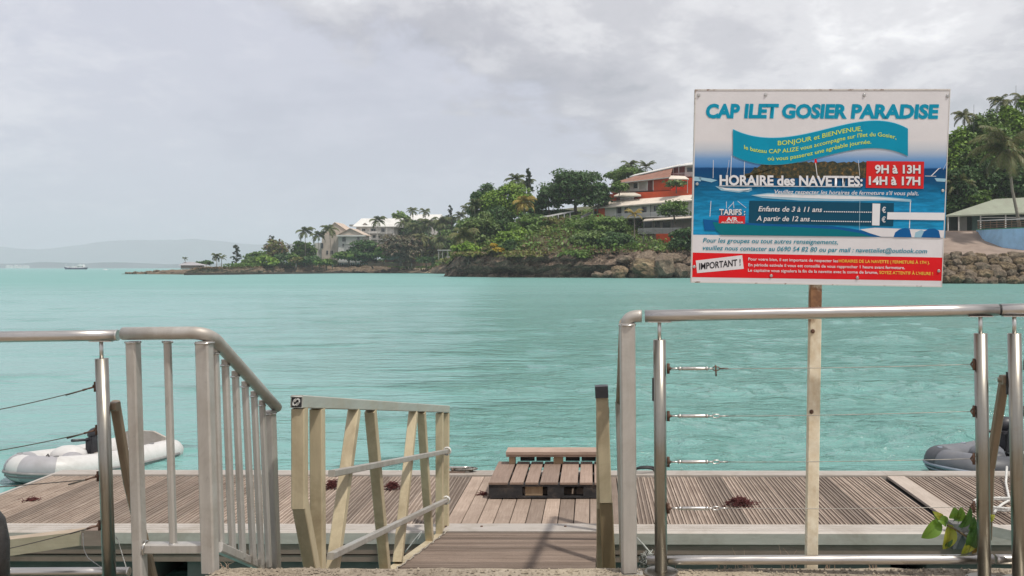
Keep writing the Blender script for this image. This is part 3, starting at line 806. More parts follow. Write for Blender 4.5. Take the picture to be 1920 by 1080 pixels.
tops = [(403, 660), (422, 681), (441, 699), (459, 717), (476, 734), (491, 750)]
bots = [(414, 1035), (436, 1027), (455, 1033), (475, 1043), (490, 1050), (504, 1057)]
for i, (t_, b_) in enumerate(zip(tops, bots)):
    dd = d0 + (d1-d0)*(i+.75)/7.0
    ptop = TM.lerp(TE, (i+.75)/7.0 + .02); dd = ptop.y
    a = Vector((Xp(t_[0], dd), dd, ptop.z - .01))
    b = P(b_[0], 1000, dd); tt = (dd - A_.y)/(B_.y - A_.y); b.z = A_.z + (B_.z - A_.z)*tt
    sq('baluster', a, b, .027, .027)
sq('post', P(504, 770, d1-.05), P(515, 1105, d1-.05), .058, .050)
def weld(parent, c, r, seed, ax='z', mat=None):
    q = np.random.default_rng(seed); pts = []
    for i in range(19):
        a = 2*math.pi*i/18; k = 1 + q.uniform(-.06, .06)
        o_ = (math.cos(a)*r*k, math.sin(a)*r*k, q.uniform(-.0015, .0015)) if ax == 'z' else (q.uniform(-.0015, .0015), math.cos(a)*r*k, math.sin(a)*r*k)
        pts.append(Vector(c) + Vector(o_))
    mb = MB(); mb.tube(pts, [.0035 + .0012*(i % 2) for i in range(19)], 6, False); build('weld_bead', mb, mat or M['steel_small'], parent)
weld(sr, P(249.5, 642, 3.41), .028, 1); weld(sr, P(314, 641, 3.40), .0165, 2); weld(sr, P(382.7, 643, 3.37), .034, 3)
weld(sr, P(325, 1019, 3.40), .0165, 4); weld(sr, P(274, 1027, 3.41), .026, 5, 'x')
for i, t_ in enumerate(tops):
    ptop = TM.lerp(TE, (i+.75)/7.0 + .02); weld(sr, (Xp(t_[0], ptop.y), ptop.y, ptop.z - .036), .0165, 6+i)
weld(sr, P(504, 775, d1-.05), .034, 14)
# right gate post with elbow and receding handrail
gp = thing('stair_railing', (Xp(1178, 3.35), 3.35, QZ), 'aluminium gate post with elbow handrail, immediately left of the right wire railing', 'railing')
sq('post', P(1176, 606, 3.36), P(1179.5, 1071, 3.36), .058, .050, parent=gp, bev=.005, twist=(-.1, 1, 0))
pts = [P(1205, 592.8, 3.36)] + arc(P(1190, 593.5, 3.36), P(1172.5, 594, 3.36), P(1170, 612, 3.42)) 
pts2 = arc(P(1203, 592.8, 3.36), P(1174, 591, 3.36), P(1174.5, 611, 3.37), 10)
mb = MB(); mb.tube(pts2, .0245, 20); build('elbow', mb, ag, gp)
weld(gp, P(1176, 609, 3.36), .032, 20)
h0, h1 = P(1172, 606, 3.40), P(1163.8, 752, 4.30)
mb = MB(); mb.tube([h0, h0.lerp(h1, .5), h1], .024, 16); build('handrail', mb, M['brown_tube'], gp)
for i in range(6):
    p = h0.lerp(h1, (i+1)/7); q_ = Vector((Xp(1171, p.y), p.y, QZ - .05 - (p.y-3.4)*.4)); sq('baluster', (q_.x, p.y, p.z-.01), q_, .024, .024, parent=gp)
sq('post', P(1163.5, 752, 4.30), P(1172, 1050, 4.30), .05, .05, parent=gp)
mb = MB(); mb.box(P(1157, 1078, 3.33) , P(1204, 1070.5, 3.39)); o = build('base_plate', mb, ag, gp)

# ---------------------------------------------------------------- left edge bits
mb = MB(); mb.tube([P(-34, 1110, 3.2), P(-34, 1020, 3.2), P(-38, 985, 3.2), P(-52, 950, 3.2)], [.088, .088, .082, .06], 24)
single('black_bollard', mb, M['black_rubber'], 'black rubber bollard edge cut off at the bottom left corner', 'bollard')
mb = MB(); mb.prism([P(-200, 1036, 7.4), P(150, 997, 7.4), P(188, 1001, 7.4), P(188, 1019, 7.4), P(150, 1023, 7.4), P(-200, 1075, 7.4)], (0, .12, 0))
ma = thing('mooring_beam', P(100, 1020, 7.5), 'tan metal arm with a grey end bracket running along the pontoon at bottom left', 'beam')
build('beam', mb, alu('dull_tan_beam', (.40, .31, .22), axis=0, stain=(.24, .18, .11), metal=.05), ma)
mb = MB(); mb.box(P(152, 1024, 7.38), P(190, 996, 7.36) + Vector((0, .18, 0))); build('bracket', mb, M['alu_side'], ma)
for (pts_, lab) in ((((156, 1000), (157, 1030), (165, 1046), (188, 1062), (200, 1070)), 'thin white cord hanging in a loop just left of the left railing post'),
                    (((213, 1002), (222, 1014), (228, 1036), (236, 1062), (240, 1072)), 'thin white cord hanging just right of the left railing post')):
    mb = MB(); pp = [P(a, b, 3.56) for a, b in pts_]; q2 = []
    for i in range(len(pp)-1):
        for u in (0, .5): q2.append(pp[i].lerp(pp[i+1], u) + Vector((random.uniform(-.002, .002), 0, 0)))
    q2.append(pp[-1]); mb.tube(q2, .0019, 6); single('loose_string', mb, M['rope'], lab, 'cord')
# tangle of cord and net between gate post and railing post
q = np.random.default_rng(4); mb = MB()
for i in range(16):
    pts = [P(q.uniform(1196, 1226), q.uniform(1030, 1066), 3.55 + q.uniform(-.05, .05)) for _ in range(5)]
    mb.tube(pts, .0022, 5, False)
mb.tube([P(1194, 1008, 3.6), P(1207, 1022, 3.6), P(1222, 1040, 3.58), P(1240, 1058, 3.5), P(1275, 1078, 3.47)], .004, 6)
single('tangled_cord', mb, plain('grey_cord', (.35, .36, .33), .9, scale=30, var=.5), 'tangle of grey cord low between the gate post and the first railing post', 'cord')

# ---------------------------------------------------------------- white mooring rope on the pontoon, right
mb = MB(); pts = []
cc = P(1890, 955, 8.7); cc.z = DZ
pts = [P(1888, 893, 9.9) + Vector((0,0,0))]
pts[0].z = DZ + .14
for (a, b) in ((1886, 905), (1890, 925), (1893, 938), (1880, 945), (1868, 955), (1864, 962)):
    p = P(a, b, (CAMZ-DZ)*FPX/(b+6-HY)); pts.append(p)
mb.tube(pts, .013, 8)
pts = []
q = np.random.default_rng(6)
for i in range(64):
    a = i*.42; rr_ = .10 + .17*abs(math.sin(i*.21))
    pts.append(Vector((cc.x + .05 + math.cos(a)*rr_*1.5, cc.y - .03 + math.sin(a)*rr_*.9, DZ + .03 + .012*(i % 9)/4 + q.uniform(0, .015))))
mb.tube(pts, .012, 8)
single('mooring_rope', mb, M['rope'], 'thick white mooring rope coiled on the pontoon between the two right railing posts', 'rope')
mb = MB(); c = P(1805, 1000, 7.85); mb.box(c + Vector((-.11, -.05, -.13)), c + Vector((.13, .09, .10))); mb.tube([c + Vector((0, -.06, .0)), c + Vector((0, -.1, 0))], .03, 10)
single('mooring_bracket', mb, plain('dark_bracket', (.11, .105, .10), .6, var=.3, scale=9, bump=.4), 'dark metal bracket bolted on the pontoon side behind the green leaves', 'bracket')
mb = MB(); mb.bar(P(1855, 992, 7.6), P(2100, 1048, 7.2), .10, .09); single('mooring_beam', mb, M['alu_kerb'], 'pale metal arm slanting off the pontoon kerb behind the right railing posts', 'beam')

# ---------------------------------------------------------------- leafy seedling on the quay edge
leafm = {}
for nm, c in (('green', (0.13, 0.22, 0.028)), ('dark', (0.06, 0.13, 0.026)), ('yellow', (0.27, 0.27, 0.03)), ('brown', (0.22, 0.13, 0.03))):
    g = G('broad_leaf_' + nm); n = g.noise(12, 5, .6)
    g.bs(col=g.ramp(n, [(.3, tuple(v*.75 for v in c)), (.7, tuple(v*1.25 for v in c))]), rough=.42)
    t = g.n('ShaderNodeBsdfTranslucent'); t.inputs[0].default_value = (*[min(1, v*1.6) for v in c], 1); mx = g.n('ShaderNodeMixShader'); mx.inputs[0].default_value = .35
    g.l(g.b.outputs[0], mx.inputs[1]); g.l(t.outputs[0], mx.inputs[2]); g.l(mx.outputs[0], g.out.inputs[0]); leafm[nm] = g.m
pl = thing('seedling', P(1840, 1070, 3.36), 'young seedling with broad green and yellowing leaves at the foot of the railing post', 'plant')
dp = 3.36
stem = [P(1842, 1072, dp), P(1838, 1040, dp), P(1822, 1012, dp-.01), P(1806, 1002, dp-.01), P(1790, 992, dp-.02), P(1776, 985, dp-.02)]
mb = MB(); mb.tube(stem, [.006, .0055, .005, .004, .0035, .003], 8); mb.tube([P(1838, 1040, dp), P(1838, 1000, dp-.02), P(1836, 985, dp-.03)], [.005, .004, .003], 8)
build('stem', mb, plain('seedling_stem', (.14, .10, .05), .8), pl)
def leaf(bx, by, tx, ty, w, mat, fold=.25, curl=.02, side=(0, -1, 0)):
    a = P(bx, by, dp - .02); b = P(tx, ty, dp - .035); t = (b - a); ln = t.length; t.normalize()
    v = Vector((0, -1, 0)).lerp(Vector((random.uniform(-.5, .5), -.6, .6)), .4).normalized(); s_ = t.cross(v).normalized(); up = s_.cross(t).normalized()
    n = 8; vs = []; fs = []; w = w*.82
    for i in range(n+1):
        u = i/n; ww = w/FPX*dp * .5 * (math.sin(math.pi * min(1, u*.9+.06)**.85) ** .8) * (1 if u < .97 else .25)
        c = a + t*ln*u + up * (-curl*4*(u-.5)**2) 
        vs += [c - s_*ww + up*ww*fold, c - s_*ww*.5 + up*ww*fold*.35, c, c + s_*ww*.5 + up*ww*fold*.35, c + s_*ww + up*ww*fold]
    for i in range(n):
        for j in range(4): fs.append((i*5+j, i*5+j+1, (i+1)*5+j+1, (i+1)*5+j))
    m2 = MB(); m2.add(vs, fs, True)
    m2.tube([a, b], [.0012, .0005], 4)
    build('leaf', m2, leafm[mat], pl)
leaf(1766, 977, 1732, 1010, 34, 'green'); leaf(1770, 975, 1755, 962, 16, 'yellow'); leaf(1782, 984, 1757, 968, 22, 'green'); leaf(1786, 985, 1773, 1032, 32, 'yellow', .35)
leaf(1780, 1000, 1776, 1030, 18, 'dark'); leaf(1788, 978, 1793, 955, 26, 'green', .15); leaf(1796, 982, 1806, 955, 24, 'green', .2); leaf(1803, 993, 1824, 955, 20, 'dark', .3)
leaf(1820, 998, 1829, 972, 16, 'dark'); leaf(1832, 988, 1815, 1038, 30, 'dark', .3); leaf(1830, 1010, 1806, 1038, 22, 'yellow'); leaf(1836, 1008, 1828, 1040, 18, 'brown'); leaf(1850, 975, 1864, 968, 16, 'yellow'); leaf(1838, 990, 1850, 975, 14, 'dark')

# ---------------------------------------------------------------- inflatable dinghies
def dinghy(name, bow, stern, L_, beam, r, mats, label, motor_label, motor_at, yawflip=1, lift=.18, mu=0.0, sink=0.0, ms=1.0):
    """bow, stern: world xy; builds U-shaped tube, floor, transom, seat, ropes"""
    bow = Vector((*bow, 0)); stern = Vector((*stern, 0)); f = (bow - stern).normalized(); s_ = Vector((f.y, -f.x, 0))
    t = thing(name, ((bow+stern)/2), label, 'dinghy')
    W_ = beam/2 - r; LL = (bow-stern).length
    def pt(u, v, z): return stern + f*u + s_*v + Vector((0, 0, z - sink))
    path = []; rad = []
    n = 14
    for i in range(n+1):                       # port side stern -> bow
        u = -.28 + (LL - .75 + .28) * i/n; z = r*.92 + lift * max(0, (u/LL))**2.2
        path.append(pt(u, -W_, z)); rad.append(r if i > 1 else r*(.35 if i == 0 else .85))
    for i in range(1, 16):
        a = math.pi * i/16; u = LL - .75 + .62*math.sin(a)**.8; z = r*.92 + lift * (max(0, u/LL))**2.2
        path.append(pt(u, -W_*math.cos(a), z)); rad.append(r*(1 - .06*math.sin(a)))
    for i in range(n+1):
        u = LL - .75 - (LL - .75 + .28)*i/n; z = r*.92 + lift*max(0, (u/LL))**2.2
        path.append(pt(u, W_, z)); rad.append(r if i < n-1 else r*(.35 if i == n else .85))
    mb = MB(); mb.tube(path, rad, 20)
    build('tube', mb, mats[0], t)
    # rubbing strakes along the outside of the tube
    for dz, rr_ in ((-.02, .022), (-.075, .013)):
        mb = MB(); pts = []
        cen = stern + f*(LL*.45)
        for p, q_ in zip(path[2:-2], rad[2:-2]):
            o_ = (p - cen); o_.z = 0
            lv = o_.dot(s_); lu = o_.dot(f) - (LL - .75 - LL*.45)
            nrm = (s_*lv + f*max(0, lu)*1.1).normalized()
            pts.append(p + nrm*(q_*math.sqrt(max(0, 1-(dz/q_)**2)) + .002) + Vector((0, 0, dz)))
        mb.tube(pts, rr_, 8, flat=1.0); build('strake', mb, mats[1], t)
    # bow patch wrapped on the tube
    mb = MB()
    for lo, hi in (((18, 23) if mu == 1.0 else (15, 20)),):
        mb.tube(path[lo:hi], [v*1.012 for v in rad[lo:hi]], 20, False)
    for lo, hi in ((24, 29),):
        mb.tube(path[lo:hi], [v*1.012 for v in rad[lo:hi]], 20, False)
    build('grey_patch', mb, mats[2], t)
    # hull/floor
    mb = MB(); vs = []; fs = []; m_ = 10
    for i in range(m_+1):
        u = LL*.97*i/m_; w_ = (W_ + .02) * (1 if i < 7 else math.cos((i-6.5)/(m_-6)*1.45)); z = .10 + lift*(u/LL)**2.2
        vs += [pt(u, -w_, z+.05), pt(u, 0, z-.16+.10*(u/LL)), pt(u, w_, z+.05), pt(u, w_, z+.08), pt(u, -w_, z+.08)]
    for i in range(m_):
        for j in range(5): fs.append((i*5+j, i*5+(j+1) % 5, (i+1)*5+(j+1) % 5, (i+1)*5+j))
    mb.add(vs, fs); build('floor', mb, mats[3], t)
    mb = MB(); mb.prism([pt(.0, -W_, .08), pt(.0, W_, .08), pt(0, W_, .42), pt(0, .22, .50), pt(0, -.22, .50), pt(0, -W_, .42)], f*.04); build('transom', mb, mats[4], t)
    mb = MB(); mb.prism([pt(LL*.38, -W_, r*1.7), pt(LL*.38+.22, -W_, r*1.7), pt(LL*.38+.22, W_, r*1.7), pt(LL*.38, W_, r*1.7)], (0, 0, .03)); build('seat', mb, mats[4], t)
    # soft bag and kit in the boat
    for (u, v, q_) in ((LL*.62, .05, .17), (LL*.68, -.15, .10)):
        mb = MB(); mb.ball(pt(u, v, .38), q_, 12, 8, (1.5, 1.1, .85)); build('bag', mb, mats[0] if q_ > .15 else mats[2], t)
    # grab line
    mb = MB(); pts = []
    for i in range(60):
        k_ = 3 + (len(path)-7)*i/59; a = int(k_); p = path[a].lerp(path[a+1], k_-a); q_ = rad[a]
        o_ = p - (stern + f*(LL*.45)); o_.z = 0
        pts.append(p + o_.normalized()*q_*.45 + Vector((0, 0, q_*.90 - .03*abs(math.sin(i*.8)))))
    mb.tube(pts, .008, 5); build('grab_line', mb, M['rope'], t)
    for k_ in (5, 10, 18, 26, 33):
        p = path[k_]; mb = MB(); mb.tube([p + Vector((0, 0, rad[k_]*.97)), p + Vector((0, 0, rad[k_]*1.04))], .035, 12); build('line_patch', mb, mats[1], t)
    for k_ in (12, 19):
        p = path[k_]; mb = MB(); mb.tube([p + s_*(-.02) + Vector((0, 0, rad[k_]+.0)), p + Vector((0, 0, rad[k_]+.03)), p + s_*(.03) + Vector((0, 0, rad[k_]))], .009, 6); build('handle', mb, M['black_rubber'], t)
    # outboard motor
    pt0 = pt; pt = lambda u, v, z: pt0(u*ms + mu, v*ms, .12 + (z-.12)*ms)
    mo = build('outboard_motor', (lambda b: (b.ball(pt(-.16, 0, .84), .17*ms, 14, 9, (1.15, .8, .85)), b.ball(pt(-.13, 0, .70), .14*ms, 12, 8, (1.0, .8, .9)), b.tube([pt(-.14, 0, .75), pt(-.13, 0, .45), pt(-.17, 0, -.15)], [.09*ms, .06*ms, .05*ms], 10), b)[-1])(MB()), mats[5], t)
    mb = MB(); mb.prism([pt(.05, -.08, .46), pt(.05, .08, .46), pt(-.10, .08, .46), pt(-.10, -.08, .46)], (0, 0, .22)); build('clamp', mb, M['black_plastic'], mo)
    mb = MB(); mb.tube([pt(-.04, 0, .72), pt(.12, .02, .76), pt(.42, .05, .80)], [.022, .018, .022], 8); build('tiller', mb, M['black_plastic'], mo)
    mb = MB()
    for i in range(14): mb.tube([pt(-.12+.018*i*.8, -.14, .82), pt(-.10+.02*i*.8, -.15, .60+.02*math.sin(i*2)), pt(-.08+.018*i*.8, -.12, .42)], .008, 5, False)
    build('cable_bundle', mb, M['black_plastic'], mo)
    return t, pt, path, rad
lg = plain('pale_grey_pvc', (.56, .545, .53), .45, var=.06, scale=3, dirt=(.35, .33, .30), dirt_amt=.5, bump=.05)
lg2 = plain('mid_grey_pvc', (.33, .32, .335), .5, var=.08, scale=4, dirt=(.22, .21, .2), dirt_amt=.4)
strk = plain('strake_grey', (.20, .195, .19), .6, var=.2, scale=12)
hul = plain('dinghy_floor', (.30, .31, .32), .6, var=.15, scale=4)
t, pt, path, rad = dinghy('inflatable_dinghy', (-7.72, 11.50), (-7.12, 13.55), 2.6, 1.30, .195, (lg, strk, lg2, hul, M['alu_kerb'], M['black_plastic']),
    'pale grey inflatable dinghy with black outboard moored off the left end of the pontoon', None, None, mu=1.0, sink=.13, ms=.68)
# ring emblem on the bow patch
k_ = 27
dk = plain('charcoal_pvc', (.13, .135, .15), .42, var=.12, scale=4, dirt=(.20, .19, .18), dirt_amt=.4, bump=.05)
dk2 = plain('dark_pvc_patch', (.055, .057, .065), .5, var=.15, scale=5)
bl = plain('blue_grey_strake', (.21, .25, .30), .5, var=.15, scale=8)
t2, pt2, path2, rad2 = dinghy('inflatable_dinghy', (4.84, 11.4), (6.9, 13.1), 2.9, 1.4, .20, (dk, bl, dk2, dk2, plain('white_seat_board', (.7, .7, .7), .5), M['black_plastic']),
    'charcoal inflatable dinghy with orange stained tube moored behind the right railing posts', None, None, mu=1.30, sink=.06, ms=.85)
mb = MB(); p = path2[10]; mb.ball(p + Vector((-.04, -.17, .02)), .09, 12, 8, (1.1, .5, .45)); build('orange_stain', mb, plain('orange_stain', (.30, .12, .05), .7, var=.4, scale=14), t2)
# ---------------------------------------------------------------- sign
def SG(px_, py_, lift=0.0):
    """photo pixel -> point on the (very slightly leaning and turned) face of the sign, lifted towards the viewer"""
    # plane: y = y0 + a*(x-xc) + b*(z-zc)
    y0, a, b = 3.395, 0.010, -0.035; xc, zc_ = Xp(1535, 3.4), Zp(350, 3.4)
    dx = (px_ - CX)/FPX; dz = (HY - py_)/FPX
    d = (y0 - a*xc - b*(zc_ - CAMZ)) / (1 - a*dx - b*dz)
    return Vector((dx*d, d - lift, CAMZ + dz*d))
sg = thing('sign_board', SG(1528, 533), 'large blue, white and red ferry timetable sign on a rusty white post', 'sign')
def pm(name, col, rough=.45, fade=.06):
    return plain(name, col, rough, var=fade, scale=9, spec=.2)
C = dict(white=(.70, .68, .70), teal=(.0, .26, .36), cyan=(.0, .27, .43), lcyan=(.08, .52, .72), lime=(.60, .72, .10), red=(.62, .02, .022), deepred=(.70, .012, .018),
         navy=(.004, .065, .12), black=(.02, .02, .025), yellow=(.80, .55, .08), hull=(.0, .16, .20), blue=(.004, .10, .30), pale=(.30, .50, .62), strip=(.72, .72, .75), tealtext=(.0, .23, .33))
SM = {k: pm('print_' + k, v) for k, v in C.items()}
# photo print: sea and sky, colour by height on the board
g = G('print_sea_photo')
uvn = g.n('ShaderNodeAttribute'); uvn.attribute_name = 'v'
n = g.noise(30, 5, .65, g.map((.35, 1, 2.2))); 
vv = g.math('ADD', uvn.outputs['Fac'], g.math('MULTIPLY', g.math('SUBTRACT', n, .5), .02))
c = g.ramp(vv, [(0.0, C['white']), (.10, (.52, .56, .63)), (.20, (.16, .32, .58)), (.285, (.07, .22, .50)), (.30, (.005, .055, .17)), (.43, (.005, .075, .19)), (.50, (.004, .12, .26)), (.66, (.008, .22, .44)), (1.0, (.012, .26, .50))])
rip = g.ramp(n, [(.40, .78), (.62, 1.28)])
c2 = g.mix(g.ramp(uvn.outputs['Fac'], [(.40, 0), (.5, 1)]), c, g.mix(1.0, c, rip, 'MULTIPLY'))
g.bs(col=c2, rough=.4, spec=.2); SM['sea'] = g.m
g = G('print_island'); n = g.noise(60, 5, .7)
g.bs(col=g.ramp(n, [(.40, (.012, .018, .012)), (.52, (.045, .045, .018)), (.60, (.12, .07, .02)), (.68, (.28, .15, .04))]), rough=.45); SM['isl'] = g.m
g = G('sign_panel_white'); n = g.noise(4, 6, .7); n2 = g.noise(35, 4, .7); n3 = g.noise(9, 4, .6, g.map((1, 1, 4)))
c = g.ramp(n, [(.3, (.65, .63, .65)), (.7, (.73, .71, .73))])
c = g.mix(g.math('MULTIPLY', g.ramp(n2, [(.70, 0), (.76, 1)]), .5), c, (.25, .22, .2))
g.bs(col=c, rough=.45); SM['panel'] = g.m
g = G('sign_edge_worn'); n2 = g.noise(20, 6, .75, g.map((1, 1, 1)))
g.bs(col=g.mix(g.ramp(n2, [(.57, 0), (.66, 1)]), (.62, .59, .56), (.20, .10, .06)), rough=.6); SM['edge'] = g.m
def quadstack(name, corners, mat, lo, hi, parent=sg, bevel=False):
    vs = [SG(x, y, lo) for x, y in corners] + [SG(x, y, hi) for x, y in corners]; n = len(corners)
    mb = MB(); mb.add(vs, [(i, (i+1) % n, n+(i+1) % n, n+i) for i in range(n)] + [tuple(range(n)), tuple(reversed(range(n, 2*n)))])
    return build(name, mb, mat, parent)
quadstack('backing_panel', [(1303.5, 168), (1781.5, 167.5), (1766, 538), (1296, 529.5)], SM['panel'], -.022, 0)
# worn metal edge strips, front face 1.5 mm proud
TLc, TRc, BRc, BLc = (1303, 167.3), (1782, 166.8), (1766.4, 538.6), (1295.6, 530)
def lp(a, b, t): return (a[0]+(b[0]-a[0])*t, a[1]+(b[1]-a[1])*t)
quadstack('edge_strip', [TLc, TRc, (TRc[0], TRc[1]+2.6), (TLc[0], TLc[1]+2.6)], SM['edge'], -.024, .0015)
quadstack('edge_strip', [(BLc[0]+.05, BLc[1]-2.5), (BRc[0], BRc[1]-2.5), BRc, BLc], SM['edge'], -.024, .0015)
quadstack('edge_strip', [(TLc[0], TLc[1]+2.7), (TLc[0]+2.0, TLc[1]+2.7), (BLc[0]+2.0, BLc[1]-2.6), (BLc[0], BLc[1]-2.6)], SM['edge'], -.024, .0012)
quadstack('edge_strip', [(TRc[0]-1.6, TRc[1]+2.7), (TRc[0], TRc[1]+2.7), (BRc[0], BRc[1]-2.6), (BRc[0]-1.6, BRc[1]-2.6)], SM['edge'], -.024, .0012)
lay = [0.0]
def flat(name, poly, mat, lift):
    mb = MB(); mb.add([SG(x, y, lift) for x, y in poly], [tuple(reversed(range(len(poly))))]); return build(name, mb, mat, sg)
E = .00035
# sea photograph with a per-vertex height attribute
nx, ny = 2, 30; vs = []; va = []
for j in range(ny+1):
    t = j/ny
    l_ = (1300.6 - 2.2*t*1.0, 262 + (440-262)*t); r_ = (1777.6 - 5.6*t, 262 + (446-262)*t)
    for i in range(nx+1): vs.append(SG(*lp(l_, r_, i/nx), lift=E)); va.append(t)
fs = [(j*(nx+1)+i, (j+1)*(nx+1)+i, (j+1)*(nx+1)+i+1, j*(nx+1)+i+1) for j in range(ny) for i in range(nx)]
mb = MB(); mb.add(vs, fs); mm = mb.mesh('photo_print'); at = mm.attributes.new('v', 'FLOAT', 'POINT'); at.data.foreach_set('value', va)
build('photo_print', mm, SM['sea'], sg)
q = np.random.default_rng(21)
isl = [(1384, 334)]
for i in range(56):
    x = 1384 + (1627-1384)*i/55; u = i/55
    y = 334 - 30*min(1, (u*4.2))**.7 * (1 if u < .9 else 1) + (3 if .25 < u < .4 else 0) + q.uniform(-2.0, 2.0) + (4 if u < .12 else 0); isl.append((x, y))
isl.append((1627, 334))
flat('island_print', isl, SM['isl'], 2*E)
flat('lighthouse_print', [(1527.5, 298), (1531, 298), (1532, 306), (1527, 306)], SM['deepred'], 3*E)
def line(a, b, w, mat, lift=3*E, name='mast_print'):
    a = Vector((*a, 0)); b = Vector((*b, 0)); n = (b-a).normalized(); n = Vector((-n.y, n.x, 0))*w/2
    pts = [(a-n)[:2], (a+n)[:2], (b+n)[:2], (b-n)[:2]]
    ar = sum(pts[i][0]*pts[(i+1) % 4][1] - pts[(i+1) % 4][0]*pts[i][1] for i in range(4))
    if ar < 0: pts = pts[::-1]
    return flat(name, pts, mat, lift)
wm = SM['strip']; pmx = SM['pale']
for x0, y0, x1, y1, w in ((1337.5, 300, 1337, 334, .9), (1371.5, 292, 1369.5, 336, 1.2), (1367, 300, 1362, 334, .6), (1396, 303, 1395, 335, 1.0), (1529, 305, 1533, 336, 1.2), (1609, 300, 1612, 330, .8), (1333, 377, 1331, 406, 1.0), (1362, 378, 1362, 390, .8), (1375, 378, 1376, 390, .8), (1376, 379, 1365, 391, .8), (1383, 377, 1399, 390, .7), (1746, 330, 1760, 316, 1.6), (1760, 316, 1764, 315, .8), (1734, 330, 1755, 330.5, .9), (1768, 318, 1776, 303, .5)):
    line((x0, y0), (x1, y1), w, wm)
for poly in ([(1341, 349), (1360, 352), (1388, 353), (1410, 352), (1408, 357), (1385, 361), (1352, 357)], [(1385, 354), (1400, 353), (1411, 356), (1403, 360), (1390, 359)], [(1310, 332), (1333, 335), (1345, 338), (1334, 342), (1312, 337)], [(1752, 334), (1774, 335), (1772, 341), (1756, 340)], [(1300, 331), (1315, 332), (1314, 340), (1300, 339)]):
    flat('small_boat_print', poly, pmx, 3*E)
flat('small_boat_print', [(1346, 350), (1362, 353), (1392, 354.5), (1407, 353.5), (1404, 356), (1385, 358), (1360, 356)], wm, 4*E)
# ferry
flat('ferry_roof_print', [(1408, 366), (1440, 362), (1530, 363), (1640, 367), (1708, 374), (1709, 378.5), (1660, 376), (1600, 377), (1500, 376), (1430, 371)], pmx, 3*E)
flat('ferry_roof_print', [(1412, 366), (1450, 364), (1560, 366), (1640, 369.5), (1700, 375), (1640, 374), (1560, 373), (1450, 369)], wm, 4*E)
flat('ferry_roof_print', [(1630, 372.5), (1655, 370.5), (1662, 377), (1636, 376)], SM['deepred'], 5*E) if False else None
line((1707, 377), (1705, 428), 1.6, wm); line((1612, 376), (1611, 432), .8, pmx, 7*E)
flat('price_panel_print', [(1405, 376.5), (1676, 380.5), (1674.5, 424), (1404, 419)], SM['navy'], 5*E)
flat('ferry_hull_print', [(1318, 411), (1345, 414), (1420, 419), (1480, 421), (1560, 424), (1610, 431), (1650, 443.8), (1500, 442.3), (1352, 440.6), (1342, 432), (1321, 432)], SM['blue'], 6*E)
flat('ferry_hull_print', [(1336, 416), (1420, 423), (1500, 426), (1570, 430), (1612, 437), (1634, 443.6), (1500, 442.2), (1352, 440.5), (1342, 431)], SM['hull'], 7*E)
flat('ferry_stern_print', [(1612, 430), (1640, 427), (1770, 432), (1768, 446), (1652, 443.9), (1630, 437)], SM['white'], 5*E)
flat('engine_print', [(1675, 444.5), (1678, 436), (1686, 430), (1697, 427.5), (1705, 429), (1709, 445)], SM['blue'], 7*E)
flat('engine_print', [(1714, 445), (1716, 436), (1727, 431), (1735, 434), (1730, 445.4)], SM['pale'], 6*E)
flat('engine_print', [(1727, 445), (1732, 434), (1741, 429), (1752, 428.5), (1760, 433), (1763, 446)], SM['blue'], 7*E)
# lower white band is the panel; red band
flat('red_band_print', [(1296.4, 473.5), (1768.6, 483), (1766.6, 529.5), (1295.9, 519)][::-1] and [(1296.6, 473.5), (1768.9, 483), (1766.9, 526.5), (1295.9, 519.5)], SM['deepred'], E)
flat('important_label', [(1304.5, 488.5), (1391.5, 478.5), (1394.5, 504), (1307, 512)], SM['white'], 2*E)
# wave banner
def spl(pts, n=40):
    xs = np.array([p[0] for p in pts], float); ys = np.array([p[1] for p in pts], float); X_ = np.linspace(xs[0], xs[-1], n)
    deg = min(5, len(pts)-1); co = np.polyfit((xs-xs.mean())/100, ys, deg); return list(zip(X_, np.polyval(co, (X_-xs.mean())/100)))
topc = spl([(1374, 243), (1400, 253), (1440, 259), (1480, 257), (1540, 245), (1600, 231), (1640, 227), (1675, 231), (1702, 242)])
botc = spl([(1374, 291), (1400, 302), (1440, 308), (1480, 306), (1540, 294), (1590, 282), (1635, 277), (1670, 281), (1702, 292)])
def strip(name, ta, tb, mat, lift):
    vs = [SG(x, y, lift) for x, y in ta] + [SG(x, y, lift) for x, y in tb]; n = len(ta)
    mb = MB(); mb.add(vs, [(i, n+i, n+i+1, i+1) for i in range(n-1)]); return build(name, mb, mat, sg)
strip('banner_print', [(x, y-1) for x, y in topc], [(x, y+1) for x, y in botc], SM['lcyan'], 6*E)
strip('banner_print', topc, botc, SM['cyan'], 8*E)
flat('hours_box_print', [(1624.5, 302), (1732.5, 303), (1731, 354), (1623, 352)], SM['red'], 6*E)
flat('fare_label_print', [(1348, 404.5), (1397, 405), (1396.5, 419.5), (1347.5, 418.5)], SM['red'], 8*E)
flat('price_sticker', [(1635.5, 381.5), (1650, 382), (1648.5, 423), (1634.5, 422.5)], SM['strip'], 9*E)
flat('white_tape', [(1663.5, 398), (1770.5, 399), (1770, 413), (1662.5, 411.5)], SM['strip'], 9*E)
